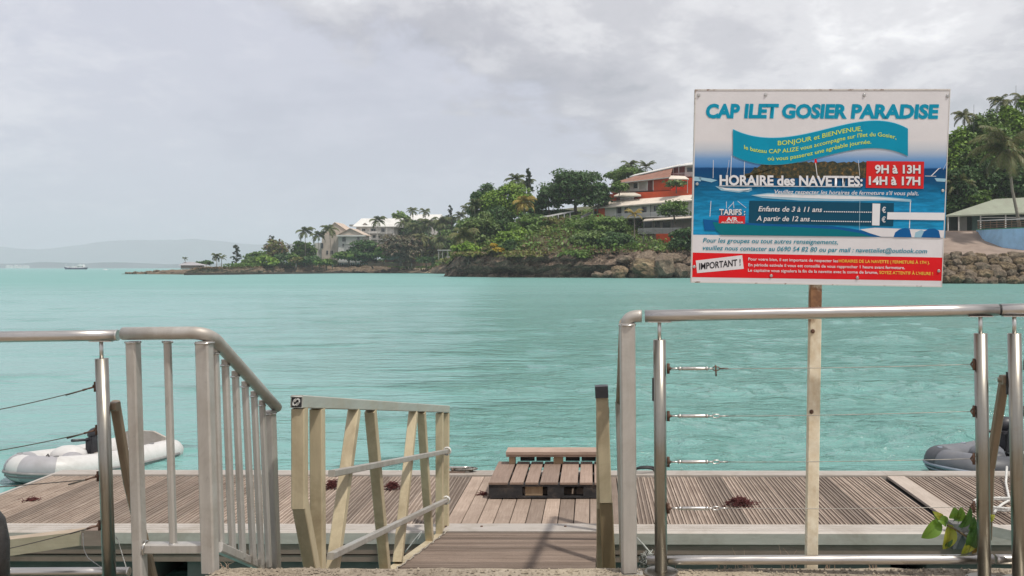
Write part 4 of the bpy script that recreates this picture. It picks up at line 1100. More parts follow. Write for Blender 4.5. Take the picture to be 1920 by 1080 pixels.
# lettering
def text(s_, x0, x1, yb0, yb1, cap, mat, lift=9*E, bold=.0, shear=0.0, curve=None, name='lettering', capref='H', shadow=None, space=1.0):
    cu = bpy.data.curves.new('t', 'FONT'); cu.body = s_; cu.offset = bold; cu.resolution_u = 3; cu.space_character = space
    o = bpy.data.objects.new('t', cu); COL.objects.link(o); dg = bpy.context.evaluated_depsgraph_get(); dg.update()
    me = bpy.data.meshes.new_from_object(o.evaluated_get(dg)); COL.objects.unlink(o); bpy.data.objects.remove(o)
    n = len(me.vertices); co = np.empty(n*3); me.vertices.foreach_get('co', co); co = co.reshape(-1, 3)
    u, v = co[:, 0].copy(), co[:, 1].copy(); capu = .729
    u += v * shear
    mn, mx = u.min(), u.max(); t = (u - mn)/(mx - mn)
    X_ = x0 + t*(x1-x0); Y_ = yb0 + t*(yb1-yb0)
    if curve is not None: Y_ = np.array([curve(x) for x in X_])
    Y_ = Y_ - v/capu*cap
    def place(me_, dx, dy, lf):
        for i in range(n): me_.vertices[i].co = SG(X_[i]+dx, Y_[i]+dy, lf)
        me_.update()
    if shadow:
        m2 = me.copy(); place(m2, .9, .8, lift - 1.5*E); m2.name = 'lettering_shadow'; build('lettering_shadow', m2, shadow, sg)
    place(me, 0, 0, lift); me.name = name
    return build(name, me, mat, sg)
text('CAP', 1323.5, 1387, 220, 220, 25.5, SM['cyan'], bold=.042, shear=.10, lift=4*E, shadow=SM['lcyan'])
text('ILET', 1395, 1460, 220, 220, 25.5, SM['cyan'], bold=.042, shear=.10, lift=4*E, shadow=SM['lcyan'])
text('GOSIER', 1466, 1587, 220.3, 220.6, 25.5, SM['cyan'], bold=.042, shear=.10, lift=4*E, shadow=SM['lcyan'])
text('PARADISE', 1595, 1760, 220.6, 221, 25.5, SM['cyan'], bold=.042, shear=.10, lift=4*E, shadow=SM['lcyan'])
mid = np.polyfit([1374, 1440, 1500, 1560, 1620, 1660, 1702], [(268+6), (285+4), 283, 271, 258.5, 254.5, 262], 4)
mc = lambda x: float(np.polyval(mid, x)) if False else float(np.interp(x, XM, YM))
XM = [p[0] for p in topc]; YM = [(a[1]+b[1])/2 for a, b in zip(topc, botc)]
text('BONJOUR et BIENVENUE,', 1458, 1616, 0, 0, 8.6, SM['lime'], bold=.010, curve=lambda x: mc(x) - 10.0 + (x-1540)*.012 + (5 if x > 1590 else 0)*(x-1590)/26*.2, lift=10*E)
text("le bateau CAP ALIZE vous accompagne sur l'\u00eelet du Gosier,", 1395, 1680, 0, 0, 7.8, SM['lime'], bold=.010, curve=lambda x: mc(x) + 3.6, lift=10*E)
text('o\u00f9 vous passerez une agr\u00e9able journ\u00e9e.', 1439, 1633, 0, 0, 7.8, SM['lime'], bold=.010, curve=lambda x: mc(x) + 17.2, lift=10*E)
text('HORAIRE des NAVETTES:', 1349, 1617, 346.5, 348.5, 18.5, SM['strip'], bold=.035, lift=10*E, shadow=SM['black'])
line((1348, 348.6), (1613, 350.4), 1.3, SM['strip'], 10*E, 'underline_print')
text('9H \u00e0 13H', 1640, 1725.5, 324.5, 325, 15.5, SM['white'], bold=.035, lift=10*E, shadow=SM['black'])
text('14H \u00e0 17H', 1628.5, 1725, 346, 347, 15.5, SM['white'], bold=.035, lift=10*E, shadow=SM['black'])
text("Veuillez respecter les horaires de fermeture s'il vous pla\u00eet.", 1452, 1721.5, 363, 366.3, 7.6, SM['white'], bold=.010, shear=.22, lift=10*E)
text('Enfants de 3 \u00e0 11 ans', 1421.5, 1541, 396, 397.5, 9.6, SM['white'], bold=.014, shear=.22, lift=10*E)
text('......................', 1544, 1634, 397.5, 398.7, 9.6, SM['white'], bold=.02, lift=10*E)
text('A partir de 12 ans', 1418, 1518, 413.8, 415, 9.6, SM['white'], bold=.014, shear=.22, lift=10*E)
text('...........................', 1520.5, 1633, 415, 416.6, 9.6, SM['white'], bold=.02, lift=10*E)
text('\u20ac', 1653, 1660.5, 398.6, 398.7, 10.5, SM['white'], bold=.015, lift=10*E)
text('\u20ac', 1652.5, 1660, 416.7, 416.8, 10.5, SM['white'], bold=.015, lift=10*E)
text('TARIFS :', 1348.5, 1397, 402.5, 403, 10.8, SM['white'], bold=.03, lift=10*E, shadow=SM['black'])
text('A/R', 1361.5, 1383, 414.4, 414.7, 7.5, SM['white'], bold=.03, lift=10*E)
text('ALLER-RETOUR', 1352, 1393.5, 418.2, 418.6, 3.0, SM['white'], bold=.03, lift=10*E)
text('Pour les groupes ou tout autres renseignements,', 1318, 1571, 454.5, 458, 9.0, SM['tealtext'], bold=.010, shear=.20, lift=4*E)
text('veuillez nous contacter au 0690 54 82 80 ou par mail : navetteilet@outlook.com', 1317.5, 1738, 468.6, 475, 9.0, SM['tealtext'], bold=.010, shear=.20, lift=4*E)
text('IMPORTANT !', 1311, 1388.5, 505.5, 497.5, 12.5, SM['black'], bold=.02, lift=4*E)
text('Pour votre bien, il est important de respecter les', 1403, 1571, 488.2, 491.8, 5.6, SM['white'], bold=.014, lift=4*E)
text('HORAIRES DE LA NAVETTE ( FERMETURE \u00c0 17H ).', 1572.5, 1743, 491.9, 495, 5.8, SM['yellow'], bold=.014, lift=4*E)
text('En p\u00e9riode estivale il vous est conseill\u00e9 de vous rapprocher 1 heure avant fermeture.', 1403, 1696.5, 499.0, 504.6, 5.6, SM['white'], bold=.014, lift=4*E)
text('Le capitaine vous signalera la fin de la navette avec la corne de brume,', 1402.5, 1646, 509.2, 513.4, 5.6, SM['white'], bold=.014, lift=4*E)
text("SOYEZ ATTENTIF \u00c0 L'HEURE !", 1648.5, 1749, 513.5, 515.8, 5.8, SM['yellow'], bold=.014, lift=4*E)
for (x, y) in ((1310, 178.5), (1435.5, 177.5), (1620.5, 178), (1776.5, 180), (1307, 345), (1767.5, 357.5), (1301.5, 500), (1760, 508), (1446, 517), (1607.5, 520.5)):
    a = SG(x, y, .0006); b = SG(x, y, .003); mb = MB(); mb.tube([a, b], [.0068, .0052], 14); mb.tube([b, SG(x, y, .0045)], .0034, 8)
    build('screw', mb, M['steel_small'], sg)
g = G('rusty_white_post')
n = g.noise(7, 8, .75, g.map((1, 1, .5))); n2 = g.noise(24, 5, .7)
sp = g.n('ShaderNodeSeparateXYZ'); g.l(g.tc.outputs['Object'], sp.inputs[0])
top = g.ramp(sp.outputs[2], [(0, 0), (1, 1)])
near = g.math('SUBTRACT', 1.0, g.math('MULTIPLY', g.math('ABSOLUTE', g.math('ADD', sp.outputs[2], 0.05)), 6.5))
f = g.math('MAXIMUM', g.math('MULTIPLY', g.math('MAXIMUM', near, 0.0), 1.0), 0.0)
rustf = g.ramp(g.math('ADD', n, g.math('MULTIPLY', f, .34)), [(.66, 0), (.80, 1)])
c = g.ramp(n2, [(.3, (.64, .54, .38)), (.7, (.82, .75, .60))])
c = g.mix(g.math('MULTIPLY', g.ramp(n, [(.46, 0), (.62, 1)]), .4), c, (.42, .27, .11))
c = g.mix(rustf, c, g.ramp(n2, [(.4, (.14, .065, .035)), (.65, (.30, .15, .07))]))
g.bs(col=c, rough=.75); g.bump(n2, .4, .003)
mb = MB(); d = 3.43
mb.bar(P(1520.5, 1085, d), P(1529, 534, d) + Vector((0, 0, .05)), .047, .032, (0, 1, 0), .003)
build('post', mb, g.m, sg)
for (x, y) in ((1524, 621), (1521.5, 772)):
    mb = MB(); a = P(x, y, 3.413); mb.tube([a, a + Vector((0, -.004, 0))], [.009, .006], 10); build('bolt', mb, M['rust'], sg)
# ================================================================ far shore
def fnoise(v, o=4, h=.9): 
    return mnoise.fractal(Vector(v), h, 2.0, o)
# ---------------------------------------------------------------- rock and soil materials
def rockmat(name, c1, c2, c3, sc=.35, bump=.8):
    g = G(name); n = g.noise(sc, 8, .68, dist=.4); n2 = g.noise(sc*5, 6, .7); n3 = g.noise(sc*1.6, 5, .6, g.map((1, 1, 3), (9, 2, 5)))
    c = g.ramp(n, [(.32, c1), (.50, c2), (.66, c3)])
    c = g.mix(g.ramp(n2, [(.35, .75), (.6, 0)]), c, tuple(v*.35 for v in c1))
    c = g.mix(g.math('MULTIPLY', g.ramp(n3, [(.52, 0), (.62, 1)]), .5), c, tuple(v*.55 for v in c2))
    g.bs(col=c, rough=.95); g.bump(n2, bump, .5); return g.m
M['cliff'] = rockmat('limestone_cliff', (.075, .052, .036), (.21, .15, .105), (.40, .30, .215), .34, 1.4)
M['shore_rock'] = rockmat('shore_rock', (.09, .065, .045), (.20, .145, .095), (.34, .26, .17), .5)
M['boulder'] = rockmat('boulder_brown', (.10, .075, .05), (.22, .165, .115), (.36, .29, .21), .9)
M['boulder2'] = rockmat('boulder_ochre', (.09, .062, .035), (.23, .165, .095), (.38, .29, .18), 1.1)
M['soil'] = rockmat('grassy_soil', (.06, .075, .025), (.11, .11, .045), (.19, .16, .09), .25, .4)
M['sand'] = plain('beach_sand', (.48, .38, .27), .95, var=.12, scale=.4)
M['pave'] = plain('brown_paving', (.27, .205, .165), .9, var=.15, scale=.35, dirt=(.16, .12, .10), dirt_amt=.5, dirt_scale=.2)
# ---------------------------------------------------------------- ribbons of terrain that follow the waterline
def ribbon(name, cols, mat, nsub=6, rough=1.0, jag=.6, seed=0, kind='structure', psub=3):
    """cols: list of (px, depth at waterline, [(extra depth, height), ...])"""
    C_ = []
    for i in range(len(cols)-1):
        a, b = cols[i], cols[i+1]
        for k in range(nsub):
            t = k/nsub
            pr = [(p[0]*(1-t)+q_[0]*t, p[1]*(1-t)+q_[1]*t) for p, q_ in zip(a[2], b[2])]
            C_.append((a[0]*(1-t)+b[0]*t, a[1]*(1-t)+b[1]*t, pr))
    C_.append(cols[-1]); vs = []
    for (px_, d0, pr) in C_:
        prf = []
        for i in range(len(pr)-1):
            for k in range(psub):
                t = k/psub; prf.append((pr[i][0]*(1-t)+pr[i+1][0]*t, pr[i][1]*(1-t)+pr[i+1][1]*t, i+t))
        prf.append((*pr[-1], len(pr)-1))
        for (e, h, s_) in prf:
            x = Xp(px_, d0) * (1 + .0*e); d = d0 + e
            n1 = fnoise((x*.11+seed, h*.35, d*.05), 5) - .9*abs(fnoise((x*.07+seed, h*.06, 3), 3)); n2 = fnoise((x*.4+seed, h*.9+7, d*.3), 4)
            amp = rough * (1 if e < 12 else max(.15, 1 - (e-12)/30))
            vs.append((x + n2*.8*amp, d - (n1*2.0 + n2*.9)*jag*amp, h + (n2*.7*amp if h > .4 else 0)))
    m_ = (len(cols[0][2])-1)*psub + 1; n = len(C_)
    fs = [(i*m_+j, (i+1)*m_+j, (i+1)*m_+j+1, i*m_+j+1) for i in range(n-1) for j in range(m_-1)]
    mb = MB(); mb.add(vs, fs, False); o = build(name, mb, mat); tag(o, kind=kind); return o
pen = []
for (px_, d0, hs) in ((226, 396, .2), (262, 394, 1.1), (300, 385, 1.7), (345, 370, 2.2), (400, 400, 2.6), (480, 440, 3.0), (560, 470, 3.6), (640, 474, 4.0), (700, 472, 4.0), (742, 462, 2.2), (765, 452, 1.2), (800, 446, 1.8), (820, 420, 4.2), (870, 400, 5.0)):
    bk = np.interp(px_, [226, 500, 600, 660, 720, 800, 870], [.3, 4, 5.0, 8, 12, 17, 22])
    pen.append((px_, d0, [(-1, -1.2), (0, .15), (1.5, hs*.5), (4, hs*.85), (9, hs), (22, hs+.4), (45, max(hs*.9, bk*.5)), (75, bk), (150, bk+ (4 if px_ > 600 else 0)), (190, -1)]))
ribbon('peninsula_ground', pen, M['shore_rock'], 9, .8, .8, 3)
cl = []
for (px_, d0, hc, hm, ht) in ((833, 291, 3.5, 4, 5), (848, 284, 6.3, 8, 9), (880, 272, 7.2, 12, 17), (930, 262, 7.0, 13, 21), (1000, 254, 7.2, 15, 22), (1070, 250, 7.4, 16, 23), (1140, 248, 7.4, 12, 24), (1220, 247, 7.6, 9.6, 26), (1300, 247, 7.5, 9.2, 32), (1400, 236, 7, 16, 34), (1520, 215, 6, 15, 34), (1650, 190, 5, 13, 32), (1720, 172, 3, 9, 28)):
    cl.append((px_, d0, [(2, -1.2), (1.2, .3), (2.6 if px_ < 1130 else 1.2, 1.0), (1.2, 2.3), (-.6, hc*.5), (1.0, hc*.85), (4.2, hc), (14, hm*.78), (30, hm), (58, ht*.72), (85, ht), (150, ht+8), (260, ht+6)]))
ribbon('hill_ground', cl, [M['cliff']], 16, 1.15, 1.35, 17, psub=4)
# soil sheet over the slope above the cliff
cs = [(px_, d0, [(4.2, pr[6][1]+.10), (14, pr[7][1]+.35), (30, pr[8][1]+.35), (58, pr[9][1]+.35), (85, pr[10][1]+.35), (150, pr[11][1]+.35), (260, pr[12][1]+.3)]) for (px_, d0, pr) in cl]
ribbon('slope_soil', cs, M['soil'], 9, .5, .4, 17)
rs = []
for px_ in (1700, 1770, 1830, 1900, 1980, 2100, 2300, 2600):
    rs.append((px_, 159, [(0, -1), (1.5, .5), (4, 3.2), (6.5, 5.0), (9, 5.25), (18, 6.9), (30, 10.6), (45, 11.3), (62, 14), (80, 24), (110, 32), (170, 34)]))
ribbon('right_shore_ground', rs, M['soil'], 5, .25, .2, 5)
pv = [(px_, 159, [(8.2, 5.32), (9.2, 5.42), (18, 7.15), (30, 10.95), (44, 11.6)]) for px_ in (1776, 1800, 1850, 1900, 1980, 2100)]
ribbon('paved_ramp', pv, M['pave'], 4, .03, .05, 5)
mb = MB()
vs = []
for i in range(26):
    px_ = 744 + 72*i/25; d0 = np.interp(px_, [742, 765, 800, 820], [462, 452, 446, 430]) 
    for (e, h) in ((-2, -.1), (1, .35), (6, 1.3), (14, 2.2), (24, 3.0)): vs.append((Xp(px_, d0), d0+e, h + .45 + .1*math.sin(i)))
fs = [(i*5+j, (i+1)*5+j, (i+1)*5+j+1, i*5+j+1) for i in range(25) for j in range(4)]
mb.add(vs, fs, True); tag(build('beach_sand', mb, M['sand']), kind='structure')

# ---------------------------------------------------------------- rocks
def rock_mesh(seed, sub=2):
    import bmesh
    bm = bmesh.new(); bmesh.ops.create_icosphere(bm, subdivisions=sub, radius=1)
    for v in bm.verts:
        n1 = mnoise.noise(v.co*1.1 + Vector((seed*7, 0, 0))); n2 = mnoise.noise(v.co*2.6 + Vector((seed*3, 5, 0)))
        v.co *= 1 + .38*n1 + .20*n2 + .10*mnoise.noise(v.co*6 + Vector((seed, 2, 0)))
        for ax in range(3): v.co[ax] = math.copysign(min(abs(v.co[ax]), .9), v.co[ax])
    m = bpy.data.meshes.new('stone'); bm.to_mesh(m); bm.free(); return m
RM = [rock_mesh(i) for i in range(6)]; RM2 = [rock_mesh(i+10, 3) for i in range(4)]
for m_ in RM: m_.materials.append(M['boulder'])
for m_ in RM2: m_.materials.append(M['boulder2'])
def stone(parent, c, sx, sy, sz, meshes=RM, name='stone'):
    o = bpy.data.objects.new(name, random.choice(meshes)); COL.objects.link(o)
    o.parent = parent; o.location = Vector(c) - parent.location; o.scale = (sx, sy, sz)
    o.rotation_euler = (random.uniform(-.3, .3), random.uniform(-.3, .3), random.uniform(0, 6.28)); return o
rv = thing('riprap_wall', P(1850, 532, 160), 'sea wall of piled brown boulders on the right shore below the paved ramp', 'boulder wall')
for row in range(5):
    px_ = 1690 + random.uniform(0, 20)
    while px_ < 2060:
        s_ = random.uniform(.8, 1.55); z = .5 + row*1.12 + random.uniform(-.2, .2); d = 158.3 + row*1.35 + random.uniform(-.4, .4)
        stone(rv, (Xp(px_, d), d, z), s_*random.uniform(.95, 1.3), s_, s_*random.uniform(.7, .95), RM if random.random() < .7 else RM2); px_ += s_*1.75*FPX/d
cf = thing('boulder_pile', P(1200, 520, 246), 'fallen ochre and brown boulders at the foot of the cliff, left of the sign', 'boulders')
for (px_, py_, w_, h_, mm_) in ((1160, 510, 40, 20, RM2), (1212, 504, 62, 34, RM2), (1188, 516, 26, 12, RM), (1245, 498, 52, 44, RM), (1275, 508, 40, 28, RM), (1235, 517, 24, 12, RM), (1140, 514, 24, 12, RM), (1262, 486, 40, 20, RM), (1300, 512, 40, 22, RM), (1120, 515, 22, 10, RM), (1215, 482, 44, 18, RM), (1172, 486, 34, 14, RM)):
    d = 244 if py_ > 495 else 247
    stone(cf, P(px_, py_, d), w_/2/FPX*d*1.15, w_/2.4/FPX*d, h_/2/FPX*d*1.2, mm_)
tr = thing('rock_groyne', P(290, 512, 392), 'low line of brown rocks at the far left tip of the peninsula', 'rocks')
px_ = 238
while px_ < 350:
    d = 392; s_ = random.uniform(.5, 1.15); hmax = np.interp(px_, [238, 262, 300, 345], [.4, .8, 1.4, 1.8])
    for k in range(2): stone(tr, (Xp(px_, d) + random.uniform(-.5, .5), d + random.uniform(-2, 2), random.uniform(.2, hmax)), s_*1.3, s_*1.2, s_*.8)
    px_ += s_*1.1*FPX/d
lr = thing('shore_rocks', P(600, 508, 470), 'scattered rocks along the low shore in front of the beige house', 'rocks')
for i in range(110):
    px_ = random.uniform(350, 850); d = float(np.interp(px_, [345, 400, 480, 560, 700, 742, 800, 850], [372, 400, 440, 470, 472, 462, 444, 420])) + random.uniform(-.5, 5)
    if 748 < px_ < 805 and random.random() < .8: continue
    s_ = random.uniform(.4, 1.4)*(1.4 if px_ > 800 else 1); stone(lr, (Xp(px_, d), d, random.uniform(.3, 1.6)), s_*1.6, s_*1.2, s_*.7, RM)
# jetty
jt = MB(); a = P(345, 515.5, 342); pts = [(345, 342), (430, 358), (520, 395), (620, 440), (680, 465)]
vs = []
for (px_, d) in pts: vs += [(Xp(px_, d), d, -.3), (Xp(px_, d), d, .75), (Xp(px_, d)-2, d+10, .75), (Xp(px_, d)-2, d+10, -.3)]
fs = [(i*4+j, (i+1)*4+j, (i+1)*4+(j+1) % 4, i*4+(j+1) % 4) for i in range(4) for j in range(4)] + [(3, 2, 1, 0), (16, 17, 18, 19)]
jt.add(vs, fs); single('stone_jetty', jt, rockmat('jetty_dark', (.035, .03, .025), (.07, .055, .045), (.13, .10, .08), .6), 'long low dark jetty at the waterline in front of the peninsula', 'jetty')

# ---------------------------------------------------------------- foliage
def leafmat(name, c, var=.5, trans=.25, dry=None, rough=.5):
    g = G(name)
    geo = g.n('ShaderNodeNewGeometry'); rnd = geo.outputs['Random Per Island']
    n = g.noise(.22, 3, .6)
    lo = tuple(v*(1-var) for v in c); hi = tuple(min(1, v*(1+var)) for v in c)
    col = g.ramp(rnd, [(0, lo), (.6, c), (1, hi)])
    col = g.mix(g.math('MULTIPLY', g.ramp(n, [(.35, 0), (.7, 1)]), .5), col, tuple(min(1, v*k) for v, k in zip(c, (1.7, 1.35, 1.1))))
    if dry is not None:
        r2_ = g.n('ShaderNodeMath'); r2_.operation = 'FRACT'; m_ = g.math('MULTIPLY', rnd, 7.31); g.l(m_, r2_.inputs[0])
        col = g.mix(g.ramp(r2_.outputs[0], [(.70, 0), (.78, 1)]), col, dry)
    g.bs(col=col, rough=rough, spec=.35)
    t = g.n('ShaderNodeBsdfTranslucent'); g.l(col, t.inputs[0]); mx = g.n('ShaderNodeMixShader'); mx.inputs[0].default_value = trans
    g.l(g.b.outputs[0], mx.inputs[1]); g.l(t.outputs[0], mx.inputs[2]); g.l(mx.outputs[0], g.out.inputs[0]); return g.m
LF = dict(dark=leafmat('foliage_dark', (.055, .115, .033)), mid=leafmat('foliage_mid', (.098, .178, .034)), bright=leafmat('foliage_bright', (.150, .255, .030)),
          light=leafmat('foliage_light', (.120, .190, .055)), grey=leafmat('foliage_grey', (.105, .105, .062), dry=(.17, .12, .085)), olive=leafmat('foliage_olive', (.140, .165, .040), dry=(.15, .10, .05)),
          dry=leafmat('foliage_dry', (.13, .105, .05), dry=(.21, .12, .07)), yellow=leafmat('foliage_yellow', (.42, .32, .03)), palm=leafmat('palm_frond', (.080, .120, .034), dry=(.12, .10, .04)),
          palmy=leafmat('palm_frond_yellow', (.27, .23, .045), dry=(.30, .17, .05)), palmb=leafmat('palm_frond_light', (.10, .125, .038), dry=(.16, .13, .05)), casu=leafmat('needle_foliage', (.045, .07, .035)), grass=leafmat('grass', (.12, .17, .035)))
M['bark'] = plain('bark', (.13, .10, .08), .95, var=.3, scale=1.2)
M['palm_bark'] = plain('palm_bark', (.22, .19, .155), .95, var=.25, scale=1.5)
def leaf_cloud(name, cen, rad3, n_cl, n_lf, size, seed, flat=.5, lowcut=-.55, cl_r=.34, aspect=.6, shellp=.5):
    """many small leaf faces gathered in clumps over an uneven crown"""
    q = np.random.default_rng(seed); cen = np.array(cen, float); r3 = np.array(rad3, float)
    u = q.normal(size=(n_cl, 3)); u /= np.linalg.norm(u, axis=1)[:, None]; u[:, 2] = np.where(u[:, 2] < lowcut, -u[:, 2]*.6, u[:, 2])
    rr_ = q.uniform(.35, 1.0, (n_cl, 1))**.6
    rr_ = rr_ * (.82 + .3*q.uniform(size=(n_cl, 1)))
    cc = u*rr_*(1-cl_r*.7)
    cr = cl_r * q.uniform(.6, 1.25, (n_cl, 1))
    k = q.integers(0, n_cl, n_lf)
    v = q.normal(size=(n_lf, 3)); v /= np.linalg.norm(v, axis=1)[:, None]
    v[:, 2] = np.where((v[:, 2] < -.3), -v[:, 2], v[:, 2])
    sh = q.uniform(size=(n_lf, 1))**shellp
    pos = (cc[k] + v*sh*cr[k]*np.array([1, 1, .75])) * r3 + cen
    nrm = v*.9 + q.normal(size=(n_lf, 3))*.55 + np.array([0, 0, flat]); nrm /= np.linalg.norm(nrm, axis=1)[:, None]
    a = np.cross(nrm, q.normal(size=(n_lf, 3))); a /= np.linalg.norm(a, axis=1)[:, None]; b = np.cross(nrm, a)
    s_ = size * q.uniform(.55, 1.45, (n_lf, 1))
    V = np.stack([pos - a*s_, pos - b*s_*aspect + nrm*s_*.12, pos + a*s_, pos + b*s_*aspect + nrm*s_*.12], 1).reshape(-1, 3)
    F = np.arange(n_lf*4).reshape(-1, 4)
    return V, F
def cloud_obj(name, V, F, mat, parent):
    off = np.array(parent.location); m = np_mesh(name, V - off, F); m.materials.append(mat)
    o = bpy.data.objects.new(name, m); COL.objects.link(o); o.parent = parent; return o
seedc = [100]
def tree(px_, ptop, w, pbase, d, mat, label, cat='tree', name='broadleaf_tree', dens=1.0, leaf=None, lowcut=-.92, group=None, trunk=True, crown_bottom=None, ncl=None, aspect=.6):
    seedc[0] += 1; s_ = seedc[0]; q = np.random.default_rng(s_)
    base = P(px_, pbase, d); zt = Zp(ptop, d); zb = base.z if crown_bottom is None else Zp(crown_bottom, d)
    rx = w/2/FPX*d; rz = (zt - zb)/2*1.0; cz = (zt+zb)/2
    t = thing(name, base, label, cat, group)
    lf_ = (leaf or .0016*d)*1.05
    n_lf = int(dens * 2.9 * 12.6 * max(2.5, rx*rz) / (1.2*lf_*lf_)); n_lf = min(n_lf, 14000)
    V, F = leaf_cloud('crown', (base.x, d, cz), (rx*1.09, rx*.9, rz*1.04), ncl or int(22 + rx*4.5), n_lf, lf_, s_, lowcut=lowcut, cl_r=.36 if rx > 4 else .45, aspect=aspect)
    cloud_obj('crown', V, F, LF[mat], t)
    if trunk:
        mb = MB(); r0 = max(.12, rx*.055); top = Vector((base.x + q.normal(0, rx*.08), d, cz))
        mb.tube([base - Vector((0, 0, 1.0)), base.lerp(top, .5) + Vector((q.normal(0, rx*.04), 0, 0)), top], [r0, r0*.75, r0*.5], 8)
        for i in range(5):
            a = q.uniform(0, 6.28); st = base.lerp(top, q.uniform(.45, .9)); mb.tube([st, st + Vector((math.cos(a)*rx*.35, math.sin(a)*rx*.3, rz*.35)), st + Vector((math.cos(a)*rx*.6, math.sin(a)*rx*.5, rz*.75))], [r0*.4, r0*.28, r0*.12], 6, False)
        build('trunk', mb, M['bark'], t)
    return t
def bush(px_, ptop, w, pbase, d, mat, label, **k):
    k.setdefault('name', 'shrub'); k.setdefault('cat', 'bush'); return tree(px_, ptop, w, pbase, d, mat, label, lowcut=-.35, **k)
# palms: two built kinds, copied
def palm_crown(nfr, L_, droop, leafl, seed, nseg=12, pairs=26, wind=0.0, wl=.055):
    q = np.random.default_rng(seed); V = []; F = []
    def quad(a, b, c, d_): 
        o = len(V); V.extend([a, b, c, d_]); F.append((o, o+1, o+2, o+3))
    for i in range(nfr):
        az = 2*math.pi*i/nfr*2.4 + q.uniform(-.3, .3); el = R(q.uniform(-15, 78)) if i > 4 else R(q.uniform(55, 85)); l = L_*q.uniform(.8, 1.12)
        p = np.zeros(3); pts = [p.copy()]; e = el; st = l/nseg; hd = np.array([math.cos(az)+wind, math.sin(az), 0]); hd /= np.linalg.norm(hd)
        for k in range(nseg):
            e -= droop*(.5+k/nseg)/nseg*q.uniform(.8, 1.2); p = p + st*(hd*math.cos(e) + np.array([0, 0, math.sin(e)])); pts.append(p.copy())
        side = np.array([-hd[1], hd[0], 0])
        for k in range(nseg): quad(pts[k] - side*.03*l/4, pts[k] + side*.03*l/4, pts[k+1] + side*.02*l/4, pts[k+1] - side*.02*l/4)
        for k in range(pairs):
            t = .12 + .88*k/pairs; f_ = t*nseg; j = min(nseg-1, int(f_)); a = pts[j] + (pts[j+1]-pts[j])*(f_-j); tg = pts[j+1]-pts[j]; tg /= np.linalg.norm(tg)
            ll = leafl*math.sin(math.pi*(.12+.80*t))**.7*q.uniform(.85, 1.1)
            for s_ in (-1, 1):
                dr = side*s_*.75 + tg*.55 + np.array([0, 0, -.35 - .35*q.uniform()]); dr /= np.linalg.norm(dr)
                w_ = tg*l*wl*.5; m_ = a + dr*ll*.55; e_ = a + dr*ll + np.array([0, 0, -ll*.22])
                quad(a - w_*.5, a + w_*.5, m_ + w_*.6, m_ - w_*.5); quad(m_ - w_*.5, m_ + w_*.6, e_ + w_*.1, e_)
    return np.array(V), np.array(F)
PC = {}
for nm, args in (('full', (22, 4.2, 1.9, 1.1, 1)), ('thin', (15, 4.2, 1.6, .95, 2)), ('big', (26, 4.6, 1.7, 1.2, 3, 16, 44, -.55, .03))):
    V, F = palm_crown(*args)
    for mt in ('palm', 'palmy', 'palmb'):
        m = np_mesh('palm_crown', V, F); m.materials.append(LF[mt]); PC[nm, mt] = m
def palm(px_, ptop, pbase, d, kind, mt, size, label, lean=0.0, group='coconut palms on the far shore', rz=None, trunk_r=.16):
    base = P(px_ + lean, pbase, d); top = P(px_, ptop, d); top.z -= size*.55*.9
    t = thing('palm_tree', base, label, 'palm tree', group)
    o = bpy.data.objects.new('crown', PC[kind, mt]); COL.objects.link(o); o.parent = t; o.location = top - base
    s_ = size/4.2; o.scale = (s_, s_, s_); o.rotation_euler = (0, 0, random.uniform(0, 6.28) if rz is None else rz)
    mb = MB(); mid = base.lerp(top, .5) + Vector(((top.x-base.x)*.22 + .15, 0, 0))
    mb.tube([base - Vector((0, 0, .8)), base.lerp(mid, .5), mid, mid.lerp(top, .5), top], [trunk_r*1.5, trunk_r*1.1, trunk_r, trunk_r*.9, trunk_r*.85], 8)
    build('trunk', mb, M['palm_bark'], t)
    mb = MB()
    for i in range(7):
        a = i*.9; mb.ball(top + Vector((math.cos(a)*.28, math.sin(a)*.28, -.15))*1.0, .13*s_*1.3, 6, 4)
    build('coconuts', mb, M['palm_bark'], t); return t

# ---- peninsula vegetation (left to right)
palm(347, 482, 498, 398, 'thin', 'palm', 1.6, 'tiny lone palm beside the grey-roofed hut at the tip', group=None, trunk_r=.1)
bush(388, 488, 26, 500, 410, 'dark', 'dark low bush just right of the grey-roofed hut')
bush(372, 490, 14, 499, 411, 'mid', 'small bush touching the right end of the grey hut roof')
palm(406, 474, 503, 425, 'full', 'palm', 3.6, 'bushy short palm, left of the pair on the low point')
palm(415, 478, 503, 428, 'thin', 'palm', 3.0, 'shorter palm just right of the bushy one on the low point')
def casuarina(px_, ptop, pbase, w, d, label, mat='casu'):
    base = P(px_, pbase, d); zt = Zp(ptop, d); t = thing('casuarina_tree', base, label, 'tree'); q = np.random.default_rng(int(px_)); Vs = []; Fs = []; o_ = 0
    h = zt - base.z; hw = w/2/FPX*d
    mb = MB(); mb.tube([base - Vector((0, 0, .5)), (base.x+.2, d, base.z+h*.5), (base.x, d, zt)], [.28, .16, .04], 8)
    for i in range(26):
        u = .12 + .86*i/26; r_ = hw*(1-u*.75)*q.uniform(.5, 1.25); a = q.uniform(0, 6.28); s_ = Vector((base.x, d, base.z+h*u)); e = s_ + Vector((math.cos(a)*r_, math.sin(a)*r_, r_*.7)); mb.tube([s_, e], [.06, .02], 4, False)
        V, F = leaf_cloud('c', ((s_.x+e.x)/2 + (e.x-s_.x)*.25, (s_.y+e.y)/2, (s_.z+e.z)/2+.3), (max(.6, abs(e.x-s_.x)*.7+.35), .8, .95), 5, 90, .42, int(px_)*50+i, flat=.1, aspect=.3); Vs.append(V); Fs.append(F+o_); o_ += len(V)
    build('trunk', mb, M['bark'], t); cloud_obj('crown', np.concatenate(Vs), np.concatenate(Fs), LF[mat], t); return t
